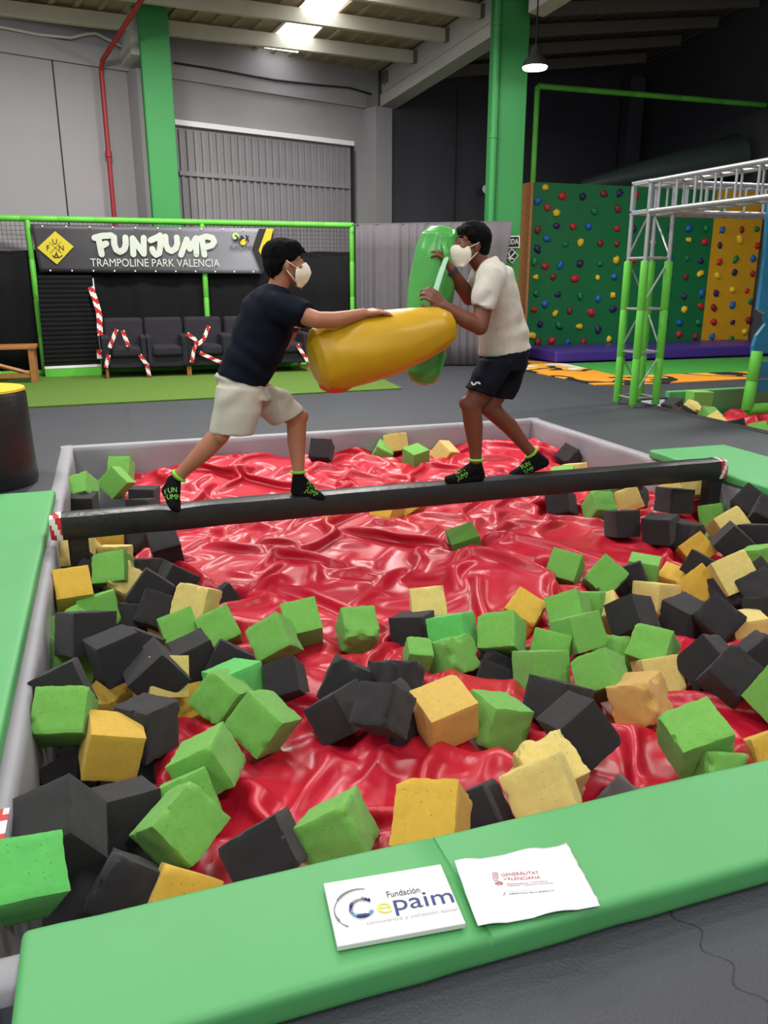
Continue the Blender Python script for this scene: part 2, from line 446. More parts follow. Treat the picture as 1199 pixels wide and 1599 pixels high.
# industrial door
dr = thing('door_1', 'grey ribbed metal sliding door in the back wall', 'door'); dr['kind'] = 'structure'
A = on_wall(272, 196, .03); B = on_wall(545, 228, .03); tA = (A - WP).dot(WD); tB = (B - WP).dot(WD); zt = 3.82
M['door'] = mat('grey_sheet_door', srgb(140, 136, 140), .55, .04, 3)
mb = MB(); mb.prism([wpt(tA, 0, .03), wpt(tB, 0, .03), wpt(tB, zt, .03), wpt(tA, zt, .03)], WN * .04)
n = 26
for i in range(n):
    t = tA + (tB - tA) * (i + .5) / n
    mb.prism([wpt(t - .028, .0, .07), wpt(t + .028, .0, .07), wpt(t + .028, zt - .05, .07), wpt(t - .028, zt - .05, .07)], WN * .035)
mb.build('door_panel', M['door'], dr)
mb = MB(); z1 = on_wall(400, 280, .1).z
mb.prism([wpt(tA, z1 - .035, .1), wpt(tB - .05, z1 - .035, .1), wpt(tB - .05, z1 + .035, .1), wpt(tA, z1 + .035, .1)], WN * .03)
mb.build('cross_bar', M['door'], dr)
mb = MB(); mb.prism([wpt(tA - .1, zt, .03), wpt(tB + .02, zt, .03), wpt(tB + .02, zt + .08, .03), wpt(tA - .1, zt + .08, .03)], WN * .14)
mb.build('top_rail', M['white'], dr)  # white colour stands for daylight leaking in above the door
mb = MB(); mb.prism([wpt(tB, 0, .03), wpt(tB + .05, 0, .03), wpt(tB + .05, zt + .05, .03), wpt(tB, zt + .05, .03)], WN * .09)
mb.build('door_jamb', M['rubber'], dr)
mb = MB(); mb.prism([wpt(tB + .12, 0, .02), wpt(tB + .42, 0, .02), wpt(tB + .42, 3.75, .02), wpt(tB + .12, 3.75, .02)], WN * .1)
structure(mb, 'trim_3', M['wall_grey'])

# pit shell: grey vinyl lining with padded lip
pw = MB(); L = .1
def wallbox(x0, x1, y0, y1, z0=-.6, z1=0.012): pw.box2((x0, y0, z0), (x1, y1, z1))
ps = MB()
def lining(p, q, inward, name, mt=None):
    """vinyl lined pit wall with a soft sagging face and rounded lip"""
    p = Vector(p); q = Vector(q); inn = Vector(inward); mb = MB(); n = 60
    prof = [(-.1, -.03), (-.1, .006), (-.085, .016), (-.02, .018), (0, .006), (.004, -.03), (.004, -.12), (.004, -.25), (.004, -.42), (.004, -.6)]
    rnd = random.Random(len(name)); 
    for i in range(n + 1):
        c = p.lerp(q, i / n)
        for j, (o, z) in enumerate(prof):
            w = 0
            if j >= 5: w = .008 * mnoise.noise(Vector((c.x * 3, c.y * 3, z * 5))) + .006 * math.sin((c.x + c.y) * 7 + z * 6)
            mb.v.append(c + inn * (o + w) + Vector((0, 0, z)))
    m = len(prof)
    for i in range(n):
        for j in range(m - 1): mb.f.append((i * m + j, i * m + j + 1, (i + 1) * m + j + 1, (i + 1) * m + j)); mb.m.append(0)
    structure(mb, name, mt or M['grey_vinyl'], smooth=True)
lining((PX0 - .1, PY1, 0), (PX1 + .1, PY1, 0), (0, -1, 0), 'trim_4')
lining((PX0, PY0 - .3, 0), (PX0, PY1 + .1, 0), (1, 0, 0), 'trim_5')
lining((PX1, PY0 - .3, 0), (PX1, PY1 + .1, 0), (-1, 0, 0), 'trim_6')
lining((PX0 - .4, PY0 + .03, 0), (PX1 + .1, PY0 + .03, 0), (0, 1, 0), 'trim_7')
lining((QX0, QY0, 0), (QX0, QY1 + .05, 0), (1, 0, 0), 'trim_8', M['rubber'])
# ------------------------------------------------------------------ pads round the pit
def pad(x0, x1, y0, y1, z0, z1, name, label, seams=(), axis=0):
    n = 40; mb = MB()
    me = bmesh.new(); bmesh.ops.create_cube(me, size=1)
    for v in me.verts: v.co = Vector(((x0 + x1) / 2 + v.co.x * (x1 - x0), (y0 + y1) / 2 + v.co.y * (y1 - y0), (z0 + z1) / 2 + v.co.z * (z1 - z0)))
    bmesh.ops.bevel(me, geom=me.edges[:] , offset=min(.022, (z1 - z0) * .4), segments=4, affect='EDGES', profile=.6)
    for cut in seams:
        co = (cut, 0, 0) if axis == 0 else (0, cut, 0); no = (1, 0, 0) if axis == 0 else (0, 1, 0)
        for d in (-.006, 0, .006):
            bmesh.ops.bisect_plane(me, geom=me.verts[:] + me.edges[:] + me.faces[:], plane_co=Vector(co) + Vector(no) * d, plane_no=no)
    for k in range(1, 44):
        c = (x0 + (x1 - x0) * k / 44) if axis == 0 else (y0 + (y1 - y0) * k / 44)
        co = (c, 0, 0) if axis == 0 else (0, c, 0); no = (1, 0, 0) if axis == 0 else (0, 1, 0)
        bmesh.ops.bisect_plane(me, geom=me.verts[:] + me.edges[:] + me.faces[:], plane_co=co, plane_no=no)
    for v in me.verts:
        for cut in seams:
            if abs((v.co.x if axis == 0 else v.co.y) - cut) < .002 and v.co.z > z0 + .02: v.co.z -= .006
        if v.co.z > (z0 + z1) / 2: v.co.z += .006 * mnoise.noise(v.co * 2.2) + .003 * mnoise.noise(v.co * 9)
        elif v.co.z < z1 - .01:
            s = 1 if (v.co.y if axis == 0 else v.co.x) > ((y0 + y1) / 2 if axis == 0 else (x0 + x1) / 2) else -1
            w = .006 * mnoise.noise(Vector((v.co.x * 9, v.co.y * 9, 3)))
            if axis == 0: v.co.y += w * s
            else: v.co.x += w * s
    vs = [v.co.copy() for v in me.verts]; me.verts.index_update()
    mb.add(vs, [tuple(v.index for v in f.verts) for f in me.faces]); me.free()
    return single(mb, name, M['green_vinyl'], label, 'pad', smooth=False, auto=50)
pad(-.29, 3.2, 1.235, 1.585, 0.0, .075, 'edge_pad', 'green vinyl pad along the near edge of the pit, holding the two white notices', (.66,))
pad(-2.4, -.415, 1.72, 5.55, .018, .085, 'edge_pad', 'green vinyl pad on the left rim of the pit')
pad(4.1, 4.85, 1.9, 5.38, .018, .085, 'edge_pad', 'green vinyl pad on the right rim of the pit by the beam end', axis=1)

# ------------------------------------------------------------------ foam cubes
def foam_mesh(seed, rug):
    rnd = random.Random(seed); bm = bmesh.new(); bmesh.ops.create_cube(bm, size=1)
    bmesh.ops.subdivide_edges(bm, edges=bm.edges[:], cuts=15, use_grid_fill=True)
    off = Vector((rnd.uniform(-50, 50),) * 3)
    chips = []
    for _ in range((1, 3, 6)[rug]):
        c = Vector((rnd.choice((-1, 1)), rnd.choice((-1, 1)), rnd.choice((-1, 1)) if rnd.random() < .3 else rnd.uniform(-.8, .8)))
        l = [c.x, c.y, c.z]; rnd.shuffle(l); c = Vector(l) * .5
        chips.append((c, rnd.uniform(.05, .09) * (1, 1.5, 2.6)[rug]))
    cuts = []
    for _ in range((0, 1, 2)[rug]):
        nrm = Vector((rnd.choice((-1, 1)) * rnd.uniform(.5, 1), rnd.choice((-1, 1)) * rnd.uniform(.5, 1), rnd.choice((-1, 1)) * rnd.uniform(.1, 1))).normalized()
        reach = .5 * (abs(nrm.x) + abs(nrm.y) + abs(nrm.z)); cuts.append((nrm, reach - rnd.uniform(.07, .12) * (0, 1, 2.0)[rug]))
    bend = rnd.uniform(-.03, .03)
    for v in bm.verts:
        p = v.co.copy(); e = sorted((abs(p.x), abs(p.y), abs(p.z)))[1]      # nearness to an edge
        edge = max(0, (e - .40) / .1)
        ins = .012 + (.014, .03, .05)[rug] * max(0, mnoise.noise(p * 7 + off) + .2) + (.012, .024, .034)[rug] * max(0, mnoise.noise(p * 19 + off))
        v.co -= p.normalized() * ins * edge ** 2
        for c, r in chips:
            d = (p - c).length
            rr = r * (1 + .35 * mnoise.noise(p * 14 + off))
            if d < rr: v.co -= (c.normalized()) * (rr - d) * .55
        for nrm, dd in cuts:
            s = v.co.dot(nrm) - dd
            if s > 0: v.co -= nrm * (s + (.02 * mnoise.noise(p * 9 + off) if rug == 2 else .008 * mnoise.noise(p * 12 + off)))
        v.co += Vector((mnoise.noise(p * 2.4 + off), mnoise.noise(p * 2.4 + off + Vector((9, 0, 0))), mnoise.noise(p * 2.4 + off + Vector((0, 9, 0))))) * (.012, .022, .04)[rug]
        v.co.x += bend * v.co.z * v.co.z
    me = bpy.data.meshes.new('foam_cube'); bm.to_mesh(me); bm.free()
    me.polygons.foreach_set('use_smooth', [True] * len(me.polygons))
    try: me.set_sharp_from_angle(angle=math.radians(32))
    except Exception: pass
    return me
FOAM_SHAPES = [[foam_mesh(10 * r + i, r) for i in range((6, 7, 5)[r])] for r in range(3)]
CUBES = [
("g",0,(0.012,7.132,-0.163),(0.457,-0.879,0.121,-0.066),(0.186,0.181,0.187),"small green foam cube against the far grey pit wall, leftmost one there"),
("g",0,(-0.036,6.645,-0.158),(0.508,-0.771,-0.165,-0.348),(0.189,0.191,0.189),"green foam cube tilted on its corner on red tarp behind the beam left end"),
("g",1,(-0.280,6.235,-0.092),(0.879,-0.401,-0.065,-0.252),(0.179,0.179,0.179),"green foam cube showing its top corner behind the black cube at the beam left end"),
("k",0,(-0.280,6.100,-0.185),(0.012,-0.127,-0.991,-0.031),(0.190,0.188,0.177),"flat-lying black foam cube behind the left tip of the balance beam"),
("k",0,(0.158,6.108,-0.178),(0.017,-0.159,-0.986,0.043),(0.192,0.188,0.188),"black foam cube just left of the back foot in the black sock"),
("k",1,(0.129,5.949,-0.217),(0.000,-0.220,-0.969,0.110),(0.178,0.185,0.176),"black foam cube peaking over the beam between two larger black cubes by the back foot"),
("y",0,(-0.262,4.766,-0.132),(0.449,-0.886,0.094,-0.065),(0.185,0.180,0.188),"yellow foam cube behind the left leg of the balance beam"),
("g",1,(-0.280,5.408,-0.199),(0.810,0.405,0.007,0.424),(0.179,0.179,0.179),"green foam cube under the beam left end, above the yellow cube by the leg"),
("o",0,(-0.102,5.216,-0.226),(0.007,-0.024,-0.998,0.049),(0.178,0.187,0.174),"golden foam cube in the shade under the beam, right of the left beam leg"),
("k",1,(0.065,5.263,-0.220),(0.801,-0.376,-0.467,-0.009),(0.179,0.179,0.179),"black foam cube in the gap under the beam above the light yellow cube"),
("g",1,(0.172,5.424,-0.220),(0.942,-0.098,0.092,-0.309),(0.179,0.179,0.179),"green foam cube whose thin edge shows under the beam above the big black cube"),
("y",1,(-0.071,4.795,-0.191),(0.031,-0.092,-0.987,0.129),(0.174,0.187,0.173),"chipped light yellow foam cube under the beam, touching the green cube right of the leg"),
("g",1,(-0.080,4.403,-0.122),(0.450,-0.879,0.100,-0.122),(0.182,0.173,0.186),"green foam cube just right of the foot of the left beam leg"),
("k",0,(0.224,4.886,-0.173),(0.131,-0.641,-0.720,-0.233),(0.184,0.174,0.184),"large black foam cube at the left edge of the red tarp just under the beam"),
("k",1,(0.071,4.507,-0.194),(0.008,0.281,0.948,-0.149),(0.177,0.183,0.172),"rugged black foam cube below the big black cube under the beam"),
("k",0,(0.236,4.325,-0.197),(0.142,-0.619,-0.723,0.272),(0.186,0.178,0.168),"black foam cube wedged at the tarp edge above the tilted yellow cube"),
("k",0,(0.094,4.095,-0.151),(0.569,-0.751,0.275,0.195),(0.179,0.190,0.187),"black foam cube standing on edge in the left pile, right of the green wedge-like cube"),
("o",0,(-0.280,4.100,-0.097),(0.263,-0.617,-0.705,-0.230),(0.174,0.176,0.183),"golden foam cube leaning on the left rim below the beam leg"),
("k",0,(-0.221,4.502,-0.182),(0.014,0.531,-0.737,-0.418),(0.178,0.181,0.183),"dark glossy-faced black foam cube right of the golden cube below the beam leg"),
("y",2,(-0.027,4.382,-0.201),(0.372,0.452,0.807,0.084),(0.185,0.176,0.168),"torn pale yellow foam cube with a jagged end among black cubes at left"),
("g",1,(-0.162,4.057,-0.207),(0.085,-0.011,0.985,-0.151),(0.188,0.187,0.173),"green foam cube shaped like a wedge on top of the black cubes at left"),
("y",1,(0.302,3.816,-0.135),(0.115,-0.280,-0.935,0.185),(0.175,0.184,0.177),"yellow foam cube with a rounded right face at the left edge of the red tarp"),
("k",1,(0.484,4.184,-0.311),(0.704,0.092,-0.295,-0.640),(0.179,0.179,0.179),"black foam cube tucked behind the yellow cube at the left tarp edge"),
("k",0,(-0.202,3.408,-0.041),(0.052,0.513,0.840,-0.170),(0.189,0.194,0.183),"wide black foam cube at the left rim below the green wedge-like cube"),
("k",0,(-0.010,4.023,-0.265),(0.044,-0.254,-0.948,0.187),(0.173,0.183,0.171),"black foam cube peaking between the green wedge and the yellow cube"),
("k",1,(0.117,3.945,-0.211),(0.927,-0.299,0.198,-0.111),(0.179,0.179,0.179),"small corner of a black foam cube left of the yellow cube on the tarp edge"),
("y",1,(0.155,3.987,-0.293),(0.995,-0.086,0.013,-0.046),(0.179,0.179,0.179),"yellow foam cube nearly hidden under the yellow cube at the left tarp edge"),
("g",0,(0.210,3.742,-0.246),(0.257,-0.556,-0.701,-0.365),(0.172,0.171,0.186),"flat-topped green foam cube below the yellow cube at the left tarp edge"),
("g",1,(0.386,3.669,-0.230),(0.217,-0.548,-0.712,-0.382),(0.172,0.175,0.186),"green foam cube below right of the yellow cube at the left tarp edge"),
("g",1,(0.607,3.377,-0.184),(0.378,-0.882,-0.001,-0.282),(0.177,0.173,0.187),"green foam cube left of the neat green cube in the middle row"),
("k",0,(-0.084,3.214,-0.076),(0.098,0.571,0.815,0.019),(0.188,0.179,0.183),"large matt black foam cube in the middle of the left pile"),
("k",0,(0.012,3.528,-0.210),(0.227,-0.122,-0.948,0.189),(0.171,0.187,0.169),"dark grey foam cube behind the two large black cubes of the left pile"),
("k",0,(0.063,3.107,-0.131),(0.618,-0.643,0.269,0.363),(0.180,0.186,0.184),"black foam cube tipped on its corner with a pointed dark underside, left pile"),
("k",0,(0.243,3.343,-0.199),(0.119,0.650,0.746,0.085),(0.184,0.166,0.171),"black foam cube below the flat-topped green cube of the left pile"),
("k",1,(0.383,3.284,-0.223),(0.548,-0.784,0.264,0.123),(0.171,0.163,0.186),"black foam cube between the two green cubes left of the middle"),
("k",0,(-0.272,2.942,-0.067),(0.476,-0.665,0.481,0.316),(0.190,0.169,0.187),"black foam cube like a dark pyramid at the left rim above the big green face"),
("g",1,(-0.280,3.807,-0.211),(0.929,0.280,-0.239,-0.033),(0.179,0.179,0.179),"green foam cube squeezed between the left rim and the wide black cube, upper one"),
("g",1,(-0.280,3.497,-0.210),(0.976,-0.102,0.161,0.101),(0.179,0.179,0.179),"green foam cube squeezed between the left rim and the black pyramid-like cube, lower one"),
("g",1,(-0.264,2.775,-0.081),(0.375,-0.921,0.105,-0.028),(0.183,0.171,0.189),"green foam cube with a broad square face at the left rim beside the golden cube"),
("o",1,(-0.132,3.325,-0.366),(0.956,0.059,-0.065,-0.279),(0.179,0.179,0.179),"golden foam cube deep behind the large golden cube on the left"),
("y",0,(0.084,3.127,-0.164),(0.950,-0.241,0.094,0.176),(0.171,0.183,0.171),"yellow foam cube with only its rounded top above the left black cube"),
("o",1,(0.205,3.149,-0.371),(0.780,0.017,0.595,0.192),(0.179,0.179,0.179),"orange-lit yellow foam cube under the green cube left of the tarp fold"),
("k",1,(0.003,2.768,-0.172),(0.019,-0.364,-0.927,0.093),(0.173,0.189,0.188),"black foam cube directly right of the large golden cube on the left"),
("o",0,(-0.114,2.655,-0.156),(0.102,-0.674,-0.723,0.115),(0.186,0.185,0.173),"large golden foam cube in the left pile with three faces in view"),
("m",0,(0.375,3.050,-0.210),(0.093,0.480,0.870,-0.065),(0.183,0.182,0.173),"green foam cube with smooth pale top at the back of the green trio"),
("g",1,(0.301,2.911,-0.173),(0.399,-0.807,-0.197,-0.388),(0.162,0.155,0.169),"green foam cube leaning left, upper left one of the green trio left of centre"),
("g",1,(0.425,2.678,-0.181),(0.363,-0.819,-0.158,-0.416),(0.168,0.186,0.185),"green foam cube at the right end of the green group left of centre"),
("g",1,(0.197,2.502,-0.200),(0.239,0.176,0.951,-0.092),(0.182,0.189,0.170),"green foam cube lying across the front of the green group left of centre"),
("g",1,(0.125,2.367,-0.235),(0.131,0.002,0.956,-0.263),(0.161,0.185,0.162),"green foam cube peeking from behind the large green cube at lower left"),
("g",1,(0.077,2.149,-0.170),(0.446,-0.810,-0.380,0.026),(0.184,0.173,0.186),"large green foam cube at lower left between black cubes and the red fold"),
("k",0,(-0.257,2.122,-0.078),(0.706,-0.464,0.292,0.448),(0.194,0.197,0.191),"largest black foam cube at the near left corner of the pit"),
("k",0,(-0.077,2.349,-0.227),(0.075,0.591,0.794,-0.119),(0.185,0.171,0.163),"black foam cube right of the largest black cube at the near left"),
("k",1,(-0.280,2.752,-0.323),(0.298,-0.444,-0.776,-0.335),(0.161,0.166,0.186),"black foam cube against the left rim behind the largest black cube"),
("k",2,(-0.094,2.027,-0.245),(0.013,-0.694,-0.608,0.386),(0.186,0.160,0.166),"ragged black foam cube by the near pad between green and golden cubes"),
("o",1,(0.058,1.935,-0.249),(0.439,-0.866,0.202,0.127),(0.174,0.151,0.185),"golden foam cube poking up like a wedge behind the near green pad"),
("m",0,(-0.335,1.839,0.000),(0.077,-0.742,0.577,0.334),(0.155,0.194,0.184),"new-looking bright green foam cube on the near left corner with a clean square face"),
("k",1,(0.303,1.977,-0.187),(0.486,-0.648,0.568,0.147),(0.158,0.192,0.187),"charcoal foam cube leaning on the near pad left of the big green cube"),
("g",1,(0.529,2.013,-0.197),(0.226,0.210,0.928,-0.207),(0.185,0.187,0.161),"big green foam cube leaning on the near pad behind the white sign"),
("o",1,(0.763,1.824,-0.090),(0.277,-0.909,0.264,-0.163),(0.186,0.198,0.192),"upright golden foam cube behind the near pad above the white sign"),
("k",1,(1.002,2.014,-0.250),(0.199,0.285,0.890,-0.296),(0.170,0.184,0.155),"charcoal foam cube between the upright golden cube and the pale yellow pair"),
("y",1,(1.172,1.907,-0.127),(0.520,-0.567,0.634,0.079),(0.174,0.195,0.187),"pale yellow foam cube at the near pad, front one of the pale pair"),
("y",2,(1.271,2.035,-0.168),(0.226,-0.714,0.656,0.088),(0.186,0.184,0.183),"pale yellow foam cube with ragged upper corner, back one of the pale pair"),
("c",2,(1.494,1.927,-0.285),(0.504,-0.701,0.504,-0.016),(0.155,0.165,0.185),"faded grey foam cube with only its pointed top showing at the near pad"),
("g",1,(1.844,2.014,-0.142),(0.004,0.733,0.648,0.205),(0.181,0.199,0.176),"big green foam cube with a nicked top edge at the near right"),
("g",2,(1.863,1.900,-0.212),(0.128,0.769,0.582,-0.233),(0.154,0.142,0.139),"lumpy torn green foam cube poking over the near pad beside the big nicked green cube"),
("o",1,(2.142,1.927,-0.217),(0.338,0.827,0.436,-0.107),(0.186,0.169,0.168),"golden foam cube at the right edge by the near pad"),
("g",0,(2.423,2.203,-0.175),(0.190,-0.808,0.046,-0.555),(0.182,0.173,0.186),"green foam cube at the right edge above the golden one"),
("k",0,(1.482,2.193,-0.140),(0.295,0.659,0.687,0.077),(0.192,0.170,0.194),"large black foam block with a lit top edge standing right of the pale yellow pair"),
("k",0,(1.581,2.498,-0.208),(0.054,-0.578,-0.783,0.223),(0.193,0.190,0.165),"black foam cube lying behind the large black block right of centre"),
("g",1,(1.305,2.482,-0.228),(0.083,-0.671,-0.726,0.122),(0.187,0.184,0.168),"green foam cube tucked right behind the big yellow cube at centre"),
("g",0,(1.700,2.840,-0.253),(0.101,0.673,0.709,-0.187),(0.186,0.186,0.169),"green foam cube with a broad flat front in the right green cluster"),
("g",1,(1.867,3.039,-0.280),(0.126,0.310,0.809,0.483),(0.178,0.172,0.187),"green foam cube whose peaked top rises behind the broad green front"),
("g",1,(1.886,2.654,-0.223),(0.294,-0.844,0.228,-0.386),(0.178,0.169,0.183),"green foam cube with a five-sided outline in the right green cluster"),
("g",0,(2.006,3.031,-0.205),(0.202,0.651,0.717,-0.144),(0.183,0.178,0.172),"olive-shaded green foam cube leaning in the right green cluster"),
("g",1,(2.096,3.254,-0.205),(0.336,-0.853,0.200,-0.345),(0.177,0.174,0.187),"pitted green foam cube at the top of the right green cluster"),
("g",0,(2.296,3.406,-0.264),(0.015,0.396,0.902,-0.171),(0.195,0.188,0.172),"green foam cube with a torn top edge behind the pitted green cube"),
("g",0,(2.441,3.873,-0.226),(0.121,0.383,0.816,0.415),(0.178,0.176,0.186),"neat green foam cube on the tarp edge, front left of the right hand rows"),
("g",1,(2.548,3.624,-0.205),(0.031,-0.496,-0.716,-0.491),(0.174,0.188,0.187),"green foam cube with a split top right of the neat green cube"),
("o",1,(1.923,3.428,-0.259),(0.096,-0.407,-0.862,-0.287),(0.173,0.172,0.180),"golden foam cube left of the pitted green cube on the tarp edge"),
("g",1,(1.648,3.125,-0.205),(0.334,-0.867,0.271,-0.251),(0.186,0.177,0.186),"green foam cube left of the golden cube in the central right row"),
("m",0,(1.454,3.260,-0.217),(0.092,0.357,0.910,-0.188),(0.187,0.187,0.170),"smooth mint green foam cube in front of the pale yellow one at centre"),
("g",2,(1.380,3.099,-0.257),(0.181,0.531,0.810,-0.168),(0.179,0.179,0.168),"rough crumbly green foam cube below the smooth mint cube at centre"),
("g",1,(1.216,3.109,-0.230),(0.977,0.173,0.062,-0.109),(0.116,0.116,0.116),"small corner of a green foam cube left of the crumbly green cube"),
("y",1,(1.464,3.609,-0.227),(0.226,-0.705,-0.560,-0.371),(0.173,0.180,0.186),"pale yellow foam cube standing on the tarp behind the mint green cube"),
("k",0,(1.332,3.472,-0.283),(0.205,-0.668,-0.388,-0.600),(0.171,0.184,0.189),"black foam cube left of the smooth mint green cube"),
("g",0,(0.775,3.544,-0.194),(0.188,-0.668,-0.654,-0.301),(0.175,0.174,0.184),"neat green foam cube with square top in the middle row on the tarp"),
("g",2,(1.039,3.484,-0.247),(0.231,-0.686,-0.662,-0.195),(0.174,0.173,0.184),"green foam cube with cut-off corners in the middle of the tarp"),
("k",0,(0.581,2.994,-0.197),(0.370,-0.903,0.082,-0.204),(0.143,0.151,0.158),"black foam cube lying on the tarp right of the green trio"),
("k",2,(0.805,2.899,-0.193),(0.546,-0.781,0.296,0.059),(0.165,0.183,0.186),"rounded worn black foam cube at the back left of the black foursome at centre"),
("k",0,(0.736,2.710,-0.218),(0.280,0.367,0.871,-0.171),(0.175,0.179,0.168),"black foam cube at the front left of the black foursome at centre"),
("k",2,(1.048,2.932,-0.242),(0.054,0.539,0.812,-0.215),(0.177,0.176,0.168),"worn black foam cube at the back right of the black foursome at centre"),
("k",1,(0.952,2.640,-0.216),(0.637,-0.740,-0.147,-0.160),(0.177,0.166,0.181),"black foam cube at the front right of the black foursome, beside the big yellow cube"),
("k",1,(0.819,2.432,-0.067),(0.892,-0.207,0.307,0.260),(0.157,0.157,0.157),"black foam cube hidden low between the two front cubes of the black foursome"),
("k",2,(1.590,3.077,-0.327),(0.086,-0.778,-0.566,0.258),(0.149,0.139,0.132),"black foam cube behind the crumbly green cube, right of it"),
("k",0,(1.545,3.017,-0.388),(0.921,-0.256,0.235,-0.174),(0.169,0.186,0.172),"black foam cube glimpsed behind the big yellow cube and above the green one"),
("y",0,(1.676,3.023,-0.451),(0.160,-0.907,0.003,-0.389),(0.169,0.180,0.184),"yellow foam cube seen in part left of the broad green front"),
("o2",0,(1.089,2.499,-0.169),(0.021,-0.662,-0.734,-0.151),(0.183,0.199,0.183),"big clean yellow foam cube at the centre of the pit"),
("y",1,(2.383,3.345,-0.302),(0.921,0.092,-0.282,-0.252),(0.179,0.179,0.179),"yellow foam cube seen as a strip left of the two-tone black cube"),
("k",0,(2.395,3.150,-0.222),(0.429,-0.584,-0.676,-0.134),(0.174,0.183,0.176),"two-tone black foam cube on its corner above the small green cube at right"),
("y",0,(2.736,3.408,-0.269),(0.006,0.615,0.772,-0.156),(0.185,0.186,0.172),"pale yellow foam cube with a flat front behind the two-tone black cube"),
("o",1,(3.111,3.729,-0.354),(0.945,0.092,-0.081,0.304),(0.179,0.179,0.179),"golden foam cube between the split green and the yellow cubes at right"),
("o",1,(3.017,3.403,-0.232),(0.010,-0.573,-0.617,-0.540),(0.177,0.183,0.187),"golden foam cube with a chipped front edge in the right rows"),
("y",0,(3.099,3.256,-0.122),(0.127,-0.621,-0.601,-0.487),(0.198,0.193,0.201),"large light yellow foam cube with a clean top in the right rows"),
("g",0,(2.876,3.721,-0.242),(0.021,-0.357,-0.934,-0.010),(0.173,0.185,0.174),"green foam cube at the tarp edge behind the black one, upper right rows"),
("k",1,(2.738,3.640,-0.244),(0.591,-0.501,0.618,0.128),(0.172,0.173,0.187),"black foam cube with a rounded top behind the split green cube"),
("k",0,(3.167,3.599,-0.195),(0.233,-0.431,-0.869,0.066),(0.145,0.153,0.143),"black foam cube left of the large light yellow cube"),
("g",1,(3.771,4.275,-0.389),(0.869,-0.091,0.475,-0.103),(0.179,0.179,0.179),"green foam cube squeezed under the black cube at right"),
("o",0,(3.462,3.973,-0.260),(0.070,-0.561,-0.650,-0.507),(0.172,0.177,0.187),"golden foam cube at the right tarp edge below the stack of black cubes"),
("y",0,(3.816,4.097,-0.173),(0.157,-0.569,-0.677,-0.440),(0.192,0.198,0.197),"light yellow foam cube standing high at right below the beam leg"),
("k",1,(3.576,3.791,-0.157),(0.672,-0.598,0.436,0.030),(0.185,0.180,0.187),"black foam cube in front of the high light yellow cube"),
("k",0,(3.808,3.839,-0.162),(0.032,0.495,0.860,-0.123),(0.188,0.188,0.175),"black foam cube cut by the right edge below the beam end"),
("g",1,(3.536,3.509,-0.180),(0.825,-0.098,-0.154,-0.535),(0.179,0.179,0.179),"green foam cube at the right edge between black cubes"),
("k",0,(4.020,4.162,-0.032),(0.040,0.549,0.673,0.494),(0.165,0.173,0.177),"black foam cube at the right rim, left of the pair there"),
("k",1,(4.020,4.009,-0.073),(0.869,0.294,-0.238,0.319),(0.174,0.174,0.174),"black foam cube at the right picture edge by the rim"),
("g",1,(4.020,4.482,-0.224),(0.880,-0.209,-0.065,-0.423),(0.168,0.168,0.168),"rough green foam cube behind the high light yellow cube at right"),
("k",2,(3.485,4.119,-0.197),(0.038,-0.601,-0.795,0.067),(0.176,0.183,0.176),"rounded black foam cube left of the right beam leg"),
("k",1,(3.337,4.182,-0.158),(0.054,0.473,0.879,-0.027),(0.190,0.188,0.175),"black foam cube with worn edges on red tarp under the right part of the beam"),
("k",0,(3.780,4.620,-0.116),(0.013,0.719,0.688,-0.096),(0.194,0.200,0.177),"black foam cube behind the right beam leg, near the rim"),
("y",0,(4.020,4.929,-0.149),(0.372,0.099,0.815,0.433),(0.152,0.159,0.164),"yellow foam cube under the beam left of the right leg, left of two"),
("y",0,(4.020,4.726,-0.063),(0.227,0.286,0.792,0.490),(0.149,0.150,0.157),"yellow foam cube touching the right beam leg, right of two"),
("k",2,(3.729,5.021,-0.204),(0.394,-0.813,0.308,-0.298),(0.185,0.177,0.187),"black foam cube with holes, under the beam right of the green cube"),
("g",1,(3.679,5.326,-0.220),(0.970,0.121,-0.069,0.200),(0.179,0.179,0.179),"green foam cube in shade right under the beam at right"),
("g",1,(3.283,4.808,-0.180),(0.267,-0.710,-0.621,-0.199),(0.179,0.177,0.187),"green foam cube with pointed top on the right tarp edge under the beam"),
("y",1,(3.640,4.956,-0.191),(0.153,-0.622,-0.528,-0.558),(0.178,0.175,0.187),"yellow foam cube right behind the square black one at right"),
("k",0,(3.222,4.442,-0.185),(0.076,0.735,0.667,-0.097),(0.184,0.177,0.180),"square black foam cube right of the pointed green cube"),
("k",0,(3.115,5.047,-0.207),(0.411,-0.811,0.250,-0.332),(0.181,0.179,0.188),"lone black foam cube on the red tarp below the beam"),
("g",0,(3.545,5.752,-0.197),(0.067,0.286,0.956,-0.003),(0.187,0.187,0.178),"green foam cube just behind the beam right of the back foot"),
("y",0,(3.786,5.951,-0.218),(0.057,0.418,0.902,-0.095),(0.179,0.187,0.177),"small yellow foam cube just behind the beam right of the green one"),
("k",1,(4.020,6.441,-0.195),(0.921,0.165,-0.341,0.090),(0.176,0.176,0.176),"black foam cube at the tarp edge behind the right foot"),
("k",0,(2.673,3.096,-0.244),(0.041,-0.610,-0.790,-0.054),(0.175,0.184,0.174),"black foam cube left of the worn black one in the right black cluster"),
("k",1,(2.758,2.949,-0.214),(0.030,0.554,0.708,0.437),(0.188,0.167,0.186),"worn black foam cube below the middle of the right black cluster"),
("k",1,(3.096,3.237,-0.229),(0.404,0.317,0.791,0.331),(0.181,0.175,0.187),"black foam cube at the top of the right black cluster behind the yellow one"),
("y",0,(2.901,2.904,-0.270),(0.108,0.832,0.544,0.025),(0.185,0.170,0.172),"yellow foam cube at the right edge among black cubes"),
